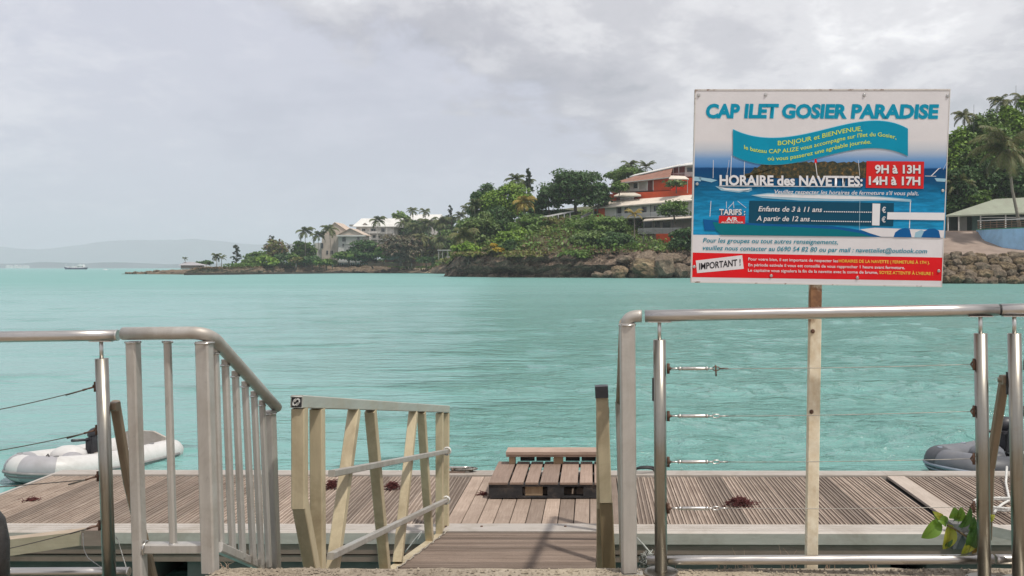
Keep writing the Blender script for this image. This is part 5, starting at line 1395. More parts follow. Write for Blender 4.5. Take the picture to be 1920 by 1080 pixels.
casuarina(443, 461, 500, 24, 440, 'upright wispy casuarina standing alone right of the short palms')
tree(482, 470, 46, 502, 465, 'mid', 'low green tree at the left end of the peninsula thicket', name='shore_tree')
tree(513, 448, 56, 500, 485, 'olive', 'brownish feathery tree rising above the peninsula thicket', name='shore_tree', dens=.7)
casuarina(510, 444, 490, 40, 488, 'sparse wispy tree crest above the brownish feathery tree')
bush(466, 484, 30, 502, 450, 'mid', 'round bush at the foot of the lone casuarina'); bush(500, 478, 44, 503, 452, 'bright', 'bright green bush in front of the brownish feathery tree')
bush(528, 472, 34, 500, 462, 'dark', 'dark bush right of the bright green one in the thicket'); bush(543, 474, 40, 498, 466, 'mid', 'mid green bush below the pale distant tower')
palm(572, 424, 500, 470, 'full', 'palm', 6.3, 'first and leftmost of the three tall palms before the beige house')
palm(596, 432, 503, 468, 'full', 'palm', 5.6, 'middle and lowest of the three tall palms before the beige house', lean=4)
palm(618, 420, 503, 466, 'full', 'palm', 6.0, 'right of the three tall palms, overlapping the beige house gable', lean=5)
tree(570, 448, 56, 500, 478, 'mid', 'bushy green tree at the foot of the leftmost tall palm', name='shore_tree'); bush(585, 478, 40, 502, 462, 'dark', 'dark shrub between the trunks of the tall palms')
bush(556, 480, 34, 502, 460, 'olive', 'olive bush below the leftmost tall palm')
bush(612, 484, 52, 504, 460, 'mid', 'bushes at the foot of the beige house left wing')
bush(652, 468, 64, 496, 460, 'mid', 'broad green bush in front of the beige house'); tree(690, 448, 66, 494, 460, 'dark', 'dense dark green tree between the beige house and the white apartment block', name='shore_tree')
tree(668, 468, 46, 494, 458, 'dark', 'dark spreading shrub tree against the white house wall', name='shore_tree')
palm(708, 404, 470, 478, 'full', 'palm', 6.0, 'tall palm standing in front of the white apartment roof')
tree(752, 436, 92, 496, 452, 'grey', 'wide greyish half-dry tree right of the white apartments', name='shore_tree', dens=1.1)
tree(720, 455, 40, 492, 452, 'mid', 'green tree with a leaning pale trunk above the beach', name='shore_tree')
tree(750, 392, 44, 450, 520, 'mid', 'tall green tree between the two white roofs', name='hill_tree'); 
palm(774, 388, 440, 540, 'full', 'palm', 5.0, 'palm crest behind the left end of the far white roof'); palm(797, 390, 440, 545, 'full', 'palm', 5.0, 'palm crest behind the middle of the far white roof')
palm(757, 408, 470, 500, 'full', 'palm', 6.0, 'shaggy palm just right of the white apartments'); palm(780, 415, 470, 470, 'full', 'palm', 6.5, 'shaggy palm below the left part of the far white roof')
palm(803, 408, 475, 465, 'full', 'palm', 6.8, 'large shaggy palm below the far white roof'); palm(826, 405, 478, 460, 'full', 'palm', 6.8, 'large shaggy palm at the right end of the far white roof')
palm(790, 436, 488, 452, 'full', 'palmb', 6.0, 'lighter palm lower on the slope above the beach'); palm(822, 440, 492, 448, 'full', 'palm', 6.5, 'low shaggy palm left of the cliff vegetation')
tree(800, 440, 60, 492, 470, 'olive', 'olive green tree behind the palms above the beach', name='hill_tree'); tree(835, 428, 60, 485, 480, 'mid', 'green tree filling the gap left of the light green slope tree', name='hill_tree')
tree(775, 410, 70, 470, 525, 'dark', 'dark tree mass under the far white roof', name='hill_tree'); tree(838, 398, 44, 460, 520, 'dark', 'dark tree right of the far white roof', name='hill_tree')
casuarina(846, 387, 430, 18, 500, 'narrow dark conifer right of the far white roof'); palm(862, 396, 440, 490, 'full', 'palm', 5.5, 'dark palm crest between the conifer and the tall hill palm'); palm(877, 384, 440, 480, 'full', 'palm', 5.0, 'dark palm standing highest at the left foot of the hill')
bush(800, 480, 46, 500, 448, 'dark', 'dark bush above the small shore rocks beside the beach'); bush(760, 482, 50, 500, 462, 'dry', 'dry brown brush behind the beach fence'); bush(700, 486, 50, 500, 464, 'dry', 'dry brush left of the beach')
bush(840, 482, 44, 500, 415, 'olive', 'olive brush on the rocks left of the cliff end')
# ---- hill vegetation
tree(906, 343, 66, 440, 312, 'dark', 'dark left shoulder of the tall hill trees', name='hill_tree', leaf=.42)
palm(890, 372, 430, 305, 'full', 'palm', 4.4, 'dark palm hanging at the left edge of the tall hill trees')
tree(950, 331, 96, 428, 306, 'bright', 'bright green rounded tree crowning the left of the hill', name='hill_tree', dens=1.2, leaf=.42)
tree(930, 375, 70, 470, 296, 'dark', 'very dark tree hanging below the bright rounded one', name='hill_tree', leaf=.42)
palm(966, 325, 380, 325, 'full', 'palm', 5.0, 'palm crest behind the bright rounded hill tree'); palm(985, 334, 380, 322, 'full', 'palm', 4.6, 'palm crest at the right shoulder of the bright hill tree')
casuarina(991, 319, 370, 16, 318, 'pointed spire conifer right of the bright hill tree')
palm(982, 366, 420, 290, 'full', 'palmy', 5.2, 'yellow-fronded palm in the middle of the hill', group=None)
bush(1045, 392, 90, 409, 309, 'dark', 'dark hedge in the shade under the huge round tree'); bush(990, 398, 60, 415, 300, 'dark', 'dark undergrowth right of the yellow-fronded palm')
tree(1078, 311, 128, 402, 306, 'dark', 'huge dark green round tree on the hilltop left of the red hotel', name='hill_tree', dens=1.3, leaf=.45, crown_bottom=400)
tree(1030, 345, 54, 400, 302, 'dark', 'dark left lobe tree beside the huge round one', name='hill_tree', leaf=.42)
tree(1120, 335, 60, 396, 300, 'dark', 'dark tree touching the left end of the red hotel', name='hill_tree', leaf=.42)
tree(1180, 306, 84, 362, 345, 'mid', 'mid green tree behind the red hotel roof', name='hill_tree', leaf=.42)
palm(1213, 303, 345, 340, 'thin', 'palm', 4.2, 'palm with drooping frond silhouetted above the hotel roof'); palm(1180, 300, 345, 345, 'full', 'palm', 4.5, 'palm crest above the green tree behind the hotel')
tree(895, 398, 92, 472, 290, 'light', 'light green leafy tree on the slope above the cliff end', name='hill_tree', dens=1.2, leaf=.42)
palm(868, 425, 478, 276, 'full', 'palmb', 6.4, 'large low palm at the left end of the cliff top')
bush(875, 452, 60, 484, 274, 'bright', 'bright green bush at the cliff end'); bush(925, 458, 50, 484, 268, 'olive', 'olive bush surrounding the yellow flowering shrub')
bush(935, 462, 20, 477, 264, 'yellow', 'small yellow flowering shrub on the cliff top'); bush(926, 456, 16, 466, 267, 'yellow', 'smaller yellow shrub just left above the other yellow one') 
tree(1000, 400, 90, 460, 284, 'mid', 'mid green bushy tree below the yellow-fronded palm', name='hill_tree', leaf=.42); tree(965, 425, 80, 478, 276, 'bright', 'bright green slope bush left of the mid green one', name='slope_tree', leaf=.42)
tree(1040, 406, 90, 462, 281, 'olive', 'olive bushy tree in the middle of the slope under the handrail', name='slope_tree', cat='bush', trunk=False, leaf=.42)
tree(1088, 400, 76, 458, 279, 'mid', 'mid green bushy tree just left of the big sea grape bush', name='slope_tree', cat='bush', trunk=False, leaf=.42)
bush(958, 450, 60, 484, 268, 'dark', 'dark bush just above the cliff edge below the bright slope bush'); bush(1010, 448, 70, 486, 266, 'olive', 'olive and brown scrub above the darkest part of the cliff')
bush(1050, 408, 100, 450, 288, 'olive', 'flat-topped olive shrubs under the white slanting handrail', dens=1.2); bush(1035, 436, 80, 470, 274, 'olive', 'olive scrub in the middle of the slope'); bush(1062, 452, 46, 486, 262, 'dry', 'dry reddish scrub left of the big sea grape bush')
tree(1128, 400, 112, 470, 272, 'mid', 'big sea grape bush spreading in front of the red hotel', name='slope_tree', dens=1.5, leaf=.42, trunk=False, cat='bush')
bush(1105, 428, 90, 478, 262, 'light', 'glossy lighter sea grape bush at the lower left of the big one', dens=1.3); bush(1155, 432, 90, 478, 260, 'dark', 'dark glossy sea grape bush at the lower right of the big one', dens=1.3)
bush(1185, 452, 30, 476, 258, 'mid', 'small green bush beside the short dark post on the slope'); bush(1215, 470, 90, 486, 256, 'dry', 'dry brown scrub over the boulders')
bush(1085, 466, 84, 494, 254, 'mid', 'green scrub hanging over the cliff edge below the sea grape')
bush(985, 468, 120, 492, 259, 'olive', 'olive scrub along the cliff edge in the middle'); bush(880, 468, 76, 488, 272, 'olive', 'olive scrub on the left end of the cliff')
palm(1189, 392, 455, 266, 'thin', 'palmy', 3.4, 'small yellow-brown palm in front of the hotel balconies', group=None)
tree(1006, 372, 40, 414, 303, 'dark', 'dark narrow tree filling the gap left of the huge round tree', name='hill_tree', leaf=.42)
tree(1266, 372, 70, 414, 262, 'mid', 'sparse shrub tree with grey twigs overlapping the hotel roof', name='hill_tree', dens=.5, leaf=.40); tree(1285, 420, 70, 480, 254, 'dark', 'dark green bush against the left edge of the sign', name='slope_tree', trunk=False, cat='bush', dens=1.2)
tree(1160, 338, 36, 366, 296, 'mid', 'small palm-like tree in front of the upper hotel terrace', name='terrace_tree'); bush(1268, 336, 44, 357, 286, 'light', 'flowering bush on the upper hotel terrace under the white awning')
# behind the sign, still there from another step
for i, (px_, pt, w_, pb, d) in enumerate(((1350, 330, 110, 470, 262), (1440, 300, 130, 470, 250), (1540, 290, 130, 480, 240), (1640, 270, 130, 480, 225), (1720, 250, 120, 460, 222))):
    tree(px_, pt, w_, pb, d, ('mid', 'dark', 'mid', 'dark', 'mid')[i], ('first', 'second', 'third', 'fourth', 'fifth')[i] + ' wooded slope tree behind the sign board, counted from the left', name='hill_tree', dens=.8, group='slope trees hidden behind the sign', leaf=.6)
for i, (px_, pt, w_, pb, d) in enumerate(((1560, 350, 110, 500, 200), (1625, 330, 110, 500, 188), (1690, 320, 110, 500, 176), (1735, 330, 70, 480, 176), (1480, 380, 120, 500, 222))):
    tree(px_, pt, w_, pb, d, ('mid', 'bright', 'dark', 'mid', 'olive')[i], ('first', 'second', 'third', 'fourth', 'fifth')[i] + ' shore thicket tree low behind the sign board', name='shore_tree', dens=.7, group='shore trees hidden behind the sign', leaf=.6)
# ---- right side wood
RT = [(1792, 228, 70, 400, 214, 'bright', 'light green tree at the right edge of the sign'), (1850, 200, 84, 330, 222, 'mid', 'high green tree above the tall palm'), (1905, 180, 80, 320, 220, 'bright', 'highest bright green tree at the right edge'),
      (1800, 300, 76, 410, 206, 'dark', 'dark tree in the shade left of the tall palm'), (1850, 290, 70, 400, 207, 'dark', 'dark tree behind the tall palm trunk'), (1905, 290, 80, 390, 206, 'dark', 'dark tree right of the tall palm trunk'),
      (1780, 380, 44, 405, 205, 'dark', 'dark low tree behind the left end of the pavilion'), (1830, 355, 60, 392, 204, 'mid', 'leafy bush just above the pavilion roof'), (1820, 245, 90, 410, 213, 'mid', 'broad green tree between the sign edge and the tall palm'), (1870, 215, 100, 400, 218, 'mid', 'broad tree filling the wood behind the tall palm top'), (1770, 290, 80, 430, 215, 'dark', 'dark tree mostly hidden by the right edge of the sign'), (1965, 200, 110, 400, 215, 'mid', 'tree beyond the right edge of the photo'), (1880, 240, 90, 340, 212, 'mid', 'green tree behind the palm crown')]
for (px_, pt, w_, pb, d, mt, lab) in RT: tree(px_, pt, w_, pb, d, mt, lab, name='wood_tree', dens=1.3, leaf=.42)
palm(1808, 205, 330, 218, 'full', 'palmb', 3.6, 'palm crest sticking out at the left of the right-hand wood'); palm(1876, 178, 300, 222, 'full', 'palmb', 3.8, 'palm crest on the skyline of the right-hand wood'); palm(1918, 172, 300, 222, 'full', 'palmb', 4.0, 'palm crest on the skyline at the right edge')
palm(1890, 248, 432, 180, 'big', 'palmb', 7.6, 'tall wind-bent coconut palm in front of the pavilion', lean=24, group=None, rz=0.4, trunk_r=.30)
palm(1795, 330, 425, 205, 'thin', 'palmb', 4.5, 'palm frond tuft touching the right edge of the sign')
# trees on the hill ridge as ground cover
def cover(name, n, box, mat, seed, size=.5, hf=None):
    q = np.random.default_rng(seed); V = []
    return None
# grass and scrub stubble on the slopes
def stubble(cols, n, mat, seed, emin, emax, hgt):
    q = np.random.default_rng(seed); pos = []
    C_ = [(c[0], c[1], c[2]) for c in cols]
    for i in range(n):
        px_ = q.uniform(C_[0][0], C_[-1][0]); j = max(k for k in range(len(C_)) if C_[k][0] <= px_); j = min(j, len(C_)-2)
        t = (px_-C_[j][0])/(C_[j+1][0]-C_[j][0]); e = q.uniform(emin, emax); d0 = C_[j][1]*(1-t)+C_[j+1][1]*t
        ha = np.interp(e, [p[0] for p in C_[j][2]][4:], [p[1] for p in C_[j][2]][4:]); hb = np.interp(e, [p[0] for p in C_[j+1][2]][4:], [p[1] for p in C_[j+1][2]][4:])
        pos.append((Xp(px_, d0), d0+e, ha*(1-t)+hb*t + q.uniform(.1, hgt)))
    pos = np.array(pos); m_ = len(pos); nrm = q.normal(size=(m_, 3)) + np.array([0, -.3, .8]); nrm /= np.linalg.norm(nrm, axis=1)[:, None]
    a = np.cross(nrm, q.normal(size=(m_, 3))); a /= np.linalg.norm(a, axis=1)[:, None]; b = np.cross(nrm, a); s_ = q.uniform(.25, .7, (m_, 1))
    V = np.stack([pos-a*s_, pos-b*s_*.6, pos+a*s_, pos+b*s_*.6], 1).reshape(-1, 3); m = np_mesh('ground_cover', V, np.arange(m_*4).reshape(-1, 4)); m.materials.append(LF[mat])
    o = bpy.data.objects.new('ground_cover', m); COL.objects.link(o); tag(o, kind='stuff')
stubble(cl, 26000, 'mid', 3, 3.6, 95, 2.4); stubble(cl, 12000, 'olive', 13, 6, 95, 1.6); stubble(cl, 5000, 'dry', 4, 3, 22, .7); stubble(pen[4:], 18000, 'mid', 5, 8, 62, 2.3); stubble(pen[5:], 7000, 'dark', 15, 12, 62, 2.8); stubble(pen[3:], 5000, 'dry', 7, 5, 30, .6)
stubble(rs, 7000, 'mid', 6, 46, 120, 1.2)
# ================================================================ buildings
def wallm(name, c, var=.07, dirt=(.2, .18, .15), amt=.35, sc=.5): return plain(name, c, .85, var=var, scale=sc, dirt=dirt, dirt_amt=amt, dirt_scale=.35)
B = dict(peach=wallm('peach_render', (.48, .405, .345)), peachroof=wallm('peach_roof', (.50, .40, .325)), white=wallm('white_render', (.58, .56, .53)), cream=wallm('cream_roof', (.66, .58, .49), amt=.3), whiteroof=wallm('white_roof', (.62, .61, .58), amt=.3),
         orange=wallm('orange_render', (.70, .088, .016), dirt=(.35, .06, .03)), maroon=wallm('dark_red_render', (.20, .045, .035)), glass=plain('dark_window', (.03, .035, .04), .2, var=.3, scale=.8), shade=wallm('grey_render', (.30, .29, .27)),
         rail=plain('white_balustrade', (.55, .55, .55), .6), dark=plain('dark_steel', (.06, .06, .06), .5), redroof=wallm('rust_roof', (.26, .12, .08), var=.25), greyroof=wallm('grey_roof', (.33, .32, .335)), greenroof=wallm('green_grey_roof', (.26, .28, .215), amt=.5), blue=wallm('blue_painted_wall', (.34, .58, .84), dirt=(.2, .3, .42)), greenpaint=plain('green_trim', (.10, .28, .20), .6), wood=plain('wood_rail', (.19, .13, .09), .8))
def bx(name, parent, mat, x0, x1, y0, y1, z0, z1):
    mb = MB(); mb.box((x0, y0, z0), (x1, y1, z1)); return build(name, mb, mat, parent)
def bpx(name, parent, mat, pa, pb, yt, yb, d, depth):
    """box whose front face fills photo pixels (pa..pb, yt..yb) at distance d"""
    return bx(name, parent, mat, Xp(pa, d), Xp(pb, d), d, d+depth, Zp(yb, d), Zp(yt, d))
def win(parent, pa, pb, yt, yb, d, mat=None, frame=True):
    f = bpx('window', parent, B['glass'], pa, pb, yt, yb, d-.12, .10)
    if frame:
        mb = MB(); d2 = d-.2; x0, x1, z0, z1 = Xp(pa, d2), Xp(pb, d2), Zp(yb, d2), Zp(yt, d2); w_ = .10
        mb.box((x0-w_, d2, z0-w_), (x1+w_, d2+.07, z0)); mb.box((x0-w_, d2, z1), (x1+w_, d2+.07, z1+w_)); mb.box((x0-w_, d2, z0+.001), (x0, d2+.07, z1-.001)); mb.box((x1, d2, z0+.001), (x1+w_, d2+.07, z1-.001)); mb.box(((x0+x1)/2-.05, d2, z0+.001), ((x0+x1)/2+.05, d2+.07, z1-.001))
        build('frame', mb, mat or B['white'], f)
    return f
def gable(name, parent, mat, pl_, pr_, ye, yp, d, depth, pp=None, over=.5, wall=None, thick=.25):
    """pitched roof, gable end towards the viewer"""
    xl, xr, xp_ = Xp(pl_, d), Xp(pr_, d), Xp(pp if pp else (pl_+pr_)/2, d); ze, zp = Zp(ye, d), Zp(yp, d)
    mb = MB()
    for (a, b) in (((xl, ze), (xp_, zp)), ((xp_, zp), (xr, ze))):
        mb.prism([(a[0], d-over, a[1]), (b[0], d-over, b[1]), (b[0], d-over, b[1]+thick), (a[0], d-over, a[1]+thick)], (0, depth+2*over, 0))
    o = build(name, mb, mat, parent)
    if wall is not None:
        mb = MB(); mb.prism([(xl+.3, d, ze), (xr-.3, d, ze), (xp_, d, zp-.1)], (0, depth, 0)); build('gable_wall', mb, wall, parent)
    return o
# hut on the point
t = thing('shore_hut', P(355, 500, 396), 'small hut with a pale grey hipped roof at the tip of the peninsula', 'hut')
bpx('wall', t, B['shade'], 339, 373, 497.5, 504, 396, 5)
mb = MB(); d = 395
a, b, c, e = P(334, 497.5, d), P(376, 497.5, d), P(364, 491.5, d+4), P(346, 491.5, d+4); a2, b2 = Vector((a.x, d+9, a.z)), Vector((b.x, d+9, b.z))
mb.add([a, b, c, e, a2, b2], [(0, 1, 2, 3), (1, 5, 2), (5, 4, 3, 2), (4, 0, 3), (0, 4, 5, 1)]); build('roof', mb, B['greyroof'], t)
t = thing('white_wall', P(392, 501, 400), 'low white wall right of the hut on the point', 'wall'); bpx('panel', t, B['white'], 376, 393, 498.5, 501.5, 399, .4)
# distant pale tower
t = thing('pale_tower_block', P(543, 470, 560), 'pale blue-grey building just visible between the thicket and the tall palms', 'building')
bpx('wall', t, wallm('pale_blue_render', (.52, .56, .60)), 537, 550, 457, 490, 560, 9); bpx('window', t, B['glass'], 540, 544, 460, 466, 559.8, .15); bpx('wall_wing', t, B['white'], 550.2, 556, 460, 490, 562, 8)
# beige house with peach roofs
t = thing('beige_house', P(645, 492, 476), 'beige and white waterside house with peach gabled roofs behind the three palms', 'house')
d = 482
bpx('left_wing_wall', t, B['white'], 590, 603, 455, 497, d, 12); bpx('side_wall', t, B['peach'], 603.2, 634, 440, 497, d-1, 16); bpx('front_wall', t, B['white'], 634.2, 680, 441.5, 492, d-5, 18); bpx('shaded_wall', t, B['peach'], 628, 634, 443, 494, d-3.5, 6)
gable('roof', t, B['peachroof'], 598, 668, 444, 417.5, d+3, 16, 628, wall=B['peach'])
gable('porch_roof', t, B['peachroof'], 632, 684, 441.5, 428.5, d-6, 14, 657, .7, B['peach'])
bpx('eave', t, B['whiteroof'], 631, 684, 440.5, 443.3, d-7, 3)
for (pa, pb, yt, yb) in ((642, 648, 445, 453), (670, 674, 444, 453.5), (642, 645, 457, 463), (641, 648, 471, 478), (653, 659, 471, 477), (661, 665, 464.5, 467), (653, 657, 464, 467)):
    win(t, pa, pb, yt, yb, d-5.05, frame=(yb-yt) > 5)
for (pa, pb, yt, yb) in ((602, 606, 456, 465), (619, 624, 470, 477), (612, 615, 470, 477)): win(t, pa, pb, yt, yb, d-1.1, frame=False)
for yy in (455.5, 466): bpx('balcony_slab', t, B['whiteroof'], 649, 676, yy, yy+1.2, d-6.4, 1.3)
mb = MB()
for px_ in range(650, 677, 4): mb.box((Xp(px_, d-6.4)-.04, d-6.42, Zp(455.4, d-6.4)), (Xp(px_, d-6.4)+.04, d-6.36, Zp(452.3, d-6.4)))
build('balustrade', mb, B['rail'], t)['kind'] = 'stuff'
# white apartment block
t = thing('white_apartments', P(705, 470, 505), 'white three storey apartment block with a long white roof', 'building')
d = 505
bpx('wall', t, B['white'], 668, 738, 424, 476, d, 16)
mb = MB(); mb.prism([(Xp(662, d), d-1.5, Zp(426, d)), (Xp(662, d), d-1.5, Zp(424.5, d)), (Xp(671, d), d+8, Zp(408, d)), (Xp(671, d), d+18, Zp(425, d))], (Xp(742, d)-Xp(662, d), 0, 0)); build('roof', mb, B['whiteroof'], t)
gable('dormer', t, B['whiteroof'], 680, 689, 421, 418, d-.2, 4, None, .2, B['peach'], .15)
for (pa, pb, yt, yb) in ((679, 685, 429, 433), (696, 704, 429, 435), (715, 721, 428, 435), (687, 695, 442, 446), (699, 704, 441, 446), (681, 686, 452, 458), (688, 695, 452, 458), (710, 716, 442, 447)):
    win(t, pa, pb, yt, yb, d, frame=(pb-pa) > 5)
for yy in (436.5, 448): bpx('balcony_slab', t, B['whiteroof'], 676, 735, yy, yy+1.1, d-1.6, 1.5)
bpx('balcony_wall', t, B['white'], 690, 712, 433.5, 436.4, d-1.6, .15); bpx('link_roof', t, B['shade'], 655, 668, 421, 424, d+2, 8)
for px_ in (676, 692, 707, 724): bpx('pillar', t, B['white'], px_, px_+1.3, 428, 470, d-1.55, .35)
# far white roof building
t = thing('far_white_building', P(795, 420, 560), 'building with a long plain white roof showing above the palms', 'building')
d = 560
bpx('wall', t, B['white'], 768, 826, 411, 440, d, 14); mb = MB(); mb.prism([(Xp(763, d), d-1.5, Zp(413.5, d)), (Xp(763, d), d-1.5, Zp(412.5, d)), (Xp(766, d), d+8, Zp(400.5, d)), (Xp(766, d), d+18, Zp(414, d))], (Xp(825, d)-Xp(766, d), 0, 0)); build('roof', mb, B['whiteroof'], t)
bpx('side_roof', t, B['whiteroof'], 829, 839, 409, 411, d-2, 6); bpx('pillar', t, B['white'], 836, 837.4, 411, 424, d-2, .4)
# seaside fence, wall and shed along the shore
t = thing('white_fence', P(660, 495, 462), 'low white openwork fence along the shore in front of the houses', 'fence')
d = 462; mb = MB(); 
for yy in (489.5, 493.5): bpx('rail', t, B['rail'], 636, 690, yy, yy+.7, d, .1)
for i in range(14): bpx('post', t, B['rail'], 636+i*4.15, 636.6+i*4.15, 488.5, 497, d-.15, .12)
t = thing('long_shore_fence', P(770, 498, 458), 'dark slatted fence running behind the beach', 'fence')
for i in range(22): bpx('slat', t, B['wood'], 690+i*5.4, 694.9+i*5.4, 492.5+.3*(i % 3), 499, 459, .12)
t = thing('beach_shelter', P(838, 492, 420), 'small open shelter with flat pale roof above the rocks beside the beach', 'shelter')
bpx('roof', t, B['shade'], 820, 842, 468, 470.3, 420, 5)
for px_ in (822, 829, 839): bpx('post', t, B['shade'], px_, px_+1.2, 470.4, 488, 420.2, .3)
bpx('counter', t, B['shade'], 836, 842, 480, 486, 421, 2)
t = thing('green_shed', P(737, 488, 464), 'dark green shed under the greyish tree', 'shed'); bpx('wall', t, plain('dark_green_wall', (.03, .07, .055), .8), 726, 752, 473, 489, 464, 5); bpx('roof', t, B['greyroof'], 724, 754, 471.8, 472.9, 463.5, 6)
t = thing('beach_wall', P(745, 494, 461), 'low dark red wall behind the beach', 'wall'); bpx('panel', t, plain('dark_red_wall', (.17, .07, .055), .85), 722, 775, 487.5, 492, 460.5, .4)
for px_, lab in ((555, 'thin pale post standing on the left shore rocks'), (624, 'thin pale post before the tall palms'), (772, 'short pale post at the right of the beach')):
    t2_ = MB(); d = 459; t2_.tube([P(px_, 501, d), P(px_, 493.5, d)], .16, 8); single('shore_post', t2_, B['white'], lab, 'post')

# ---------------------------------------------------------------- red hotel on the hill
H = thing('red_hotel', P(1210, 440, 292), 'terraced orange-red hotel with cream and white roofs on the hill left of the sign', 'hotel')
def HD(px_): return 1/(1/304 + (px_-1108)/(1300-1108)*(1/276-1/304))    # the wings come nearer towards the right
def hp(px_, py_, off=0.0): d = HD(px_) + off; return Vector((Xp(px_, d), d, Zp(py_, d)))
def hbox(name, mat, pa, pb, ta, tb, ba, bb, off=0.0, thick=6.0, parent=H):
    """wall panel between pixels pa..pb; tops ta/tb and bottoms ba/bb at either end"""
    A = [hp(pa, ba, off), hp(pb, bb, off), hp(pb, tb, off), hp(pa, ta, off)]
    n = Vector((.14, .99, 0)).normalized()*thick
    mb = MB(); mb.prism(A, n); return build(name, mb, mat, parent)
def hwin(pa, pb, yt, yb, off, sl=-.055):
    s_ = (pb-pa)*sl
    w_ = hbox('window', B['glass'], pa, pb, yt, yt+s_, yb, yb+s_, off, .12)
    hbox('frame', B['white'], pa-.3, pb+.3, yt-.7, yt+s_-.7, yt-.1, yt+s_-.1, off-.05, .15)
    return w_
# lower wing
hbox('wall', B['white'], 1134, 1330, 384, 372, 413, 402, 1.6, 9); hbox('end_wall', B['orange'], 1113, 1133.8, 391, 390, 414, 413, 1.4, 9); hbox('end_window', B['glass'], 1114, 1122, 396, 396, 404, 404, 1.2, .15)
mb = MB(); mb.prism([hp(1107, 391, -.6), hp(1107, 389.3, -.6), hp(1134, 377.5, 5), hp(1134, 389, 11)], hp(1330, 376.5, -.6) - hp(1108, 391, -.6)); 
A0, A1, Bb0, Bb1, C0, C1 = hp(1107, 390, -1), hp(1330, 372.5, -1), hp(1134, 378, 6), hp(1330, 362.5, 6), hp(1120, 388, 13), hp(1330, 371.5, 13)
mb = MB(); th = Vector((0, 0, -.4))
mb.add([A0, A1, Bb1, Bb0, C0, C1, A0+th, A1+th, C0+th, C1+th], [(0, 1, 2, 3), (3, 2, 5, 4), (0, 3, 4), (0, 6, 7, 1), (6, 8, 9, 7), (4, 8, 6, 0), (1, 7, 9, 5, 2)]); build('roof', mb, B['cream'], H)
for (pa, pb, yt, yb) in ((1158, 1165, 389, 405), (1171, 1180, 389, 400), (1204, 1212, 388, 398), (1226, 1233, 386, 396), (1248, 1256, 385, 395), (1270, 1278, 383, 394)): hwin(pa, pb, yt, yb, 1.4)
for px_ in (1112.5, 1156, 1178, 1200, 1219, 1240, 1262): hbox('pillar', B['dark'] if px_ in (1156, 1219) else B['white'], px_, px_+1.6, 389-(px_-1112)*.075, 389-(px_-1112)*.075, 408, 408, .2, .25)
def balustrade(pa, pb, ya, yb, h, off, col, nb=3.0):
    hbox('handrail', col, pa, pb, ya-h, yb-h, ya-h+.9, yb-h+.9, off, .12)
    mb = MB(); x = pa; n = Vector((0, .06, 0))
    while x < pb:
        u = (x-pa)/(pb-pa); y = ya + (yb-ya)*u; mb.prism([hp(x, y, off), hp(x+.7, y, off), hp(x+.7, y-h+.9, off), hp(x, y-h+.9, off)], n); x += nb
    build('balusters', mb, col, H)['kind'] = 'stuff'
balustrade(1150, 1300, 408.5, 402, 7.5, .1, B['rail'], 1.7); hbox('floor_slab', B['whiteroof'], 1150, 1330, 408.6, 401, 410, 402.6, .0, 2)
# awning and lower storey
mb = MB(); mb.prism([hp(1205, 413.8, -3.2), hp(1330, 405.5, -3.2), hp(1330, 401.8, .4), hp(1210, 409.6, .4)], (0, .0, -.3)); build('awning', mb, B['cream'], H)
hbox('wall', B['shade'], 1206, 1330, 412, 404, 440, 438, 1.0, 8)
for (pa, pb, yt, yb) in ((1208, 1222, 415, 427), (1243, 1256, 417, 427), (1228, 1237, 416, 426)): hwin(pa, pb, yt, yb, .8, -.03)
for px_ in (1206, 1224, 1242, 1261, 1280): hbox('pillar', B['dark'], px_, px_+1.2, 411, 411, 439, 439, -3.0, .25)
balustrade(1196, 1278, 439, 437.5, 10.5, -3.1, B['rail'], 1.5); hbox('base_wall', B['orange'], 1230, 1300, 438.5, 437, 456, 455, -3.2, 8); hbox('step_wall', wallm('mossy_wall', (.20, .17, .12)), 1205, 1229.8, 441, 440, 446, 455, -2.4, 5)
# middle terrace, orange
hbox('terrace_wall', B['orange'], 1139, 1300, 364, 355, 388, 377, 9, 10)
hbox('pavilion_wall', B['maroon'], 1156, 1190, 367, 366, 381, 380, 6.5, 3)
mb = MB(); a, b, c, e = hp(1151, 367.5, 4), hp(1202, 366.2, 4), hp(1190, 361, 7), hp(1162, 361.5, 7); mb.add([a, b, c, e, hp(1151, 366, 10), hp(1202, 365, 10), a+th, b+th, hp(1202, 365, 10)+th, hp(1151, 366, 10)+th], [(0, 1, 2, 3), (1, 5, 2), (5, 4, 3, 2), (4, 0, 3), (0, 6, 7, 1), (1, 7, 8, 5), (6, 9, 8, 7)]); build('pavilion_roof', mb, B['cream'], H)
balustrade(1163, 1189, 376.5, 375, 5.5, 4.5, B['rail'], 2.4)
# upper storey
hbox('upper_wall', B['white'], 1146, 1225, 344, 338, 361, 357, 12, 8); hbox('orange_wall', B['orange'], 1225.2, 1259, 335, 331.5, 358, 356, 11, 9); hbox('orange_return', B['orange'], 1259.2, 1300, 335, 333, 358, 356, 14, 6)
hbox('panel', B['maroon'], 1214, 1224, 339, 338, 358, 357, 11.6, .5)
for (pa, pb, yt, yb) in ((1188, 1195, 344, 353), (1172, 1180, 345, 354)): hwin(pa, pb, yt, yb, 11.8)
for px_ in (1167, 1196, 1213, 1224): hbox('pillar', B['white'], px_, px_+1.3, 341-(px_-1167)*.07, 341-(px_-1167)*.07, 357, 357, 9.5, .25)
mb = MB(); mb.prism([hp(1142, 345.5, 8), hp(1256, 332.5, 8), hp(1262, 312.5, 20), hp(1200, 327, 20)], (0, 0, -.35)); build('rust_roof', mb, B['redroof'], H)
hbox('fascia', B['white'], 1142, 1256, 344.6, 331.6, 346.2, 333.2, 7.7, .3)
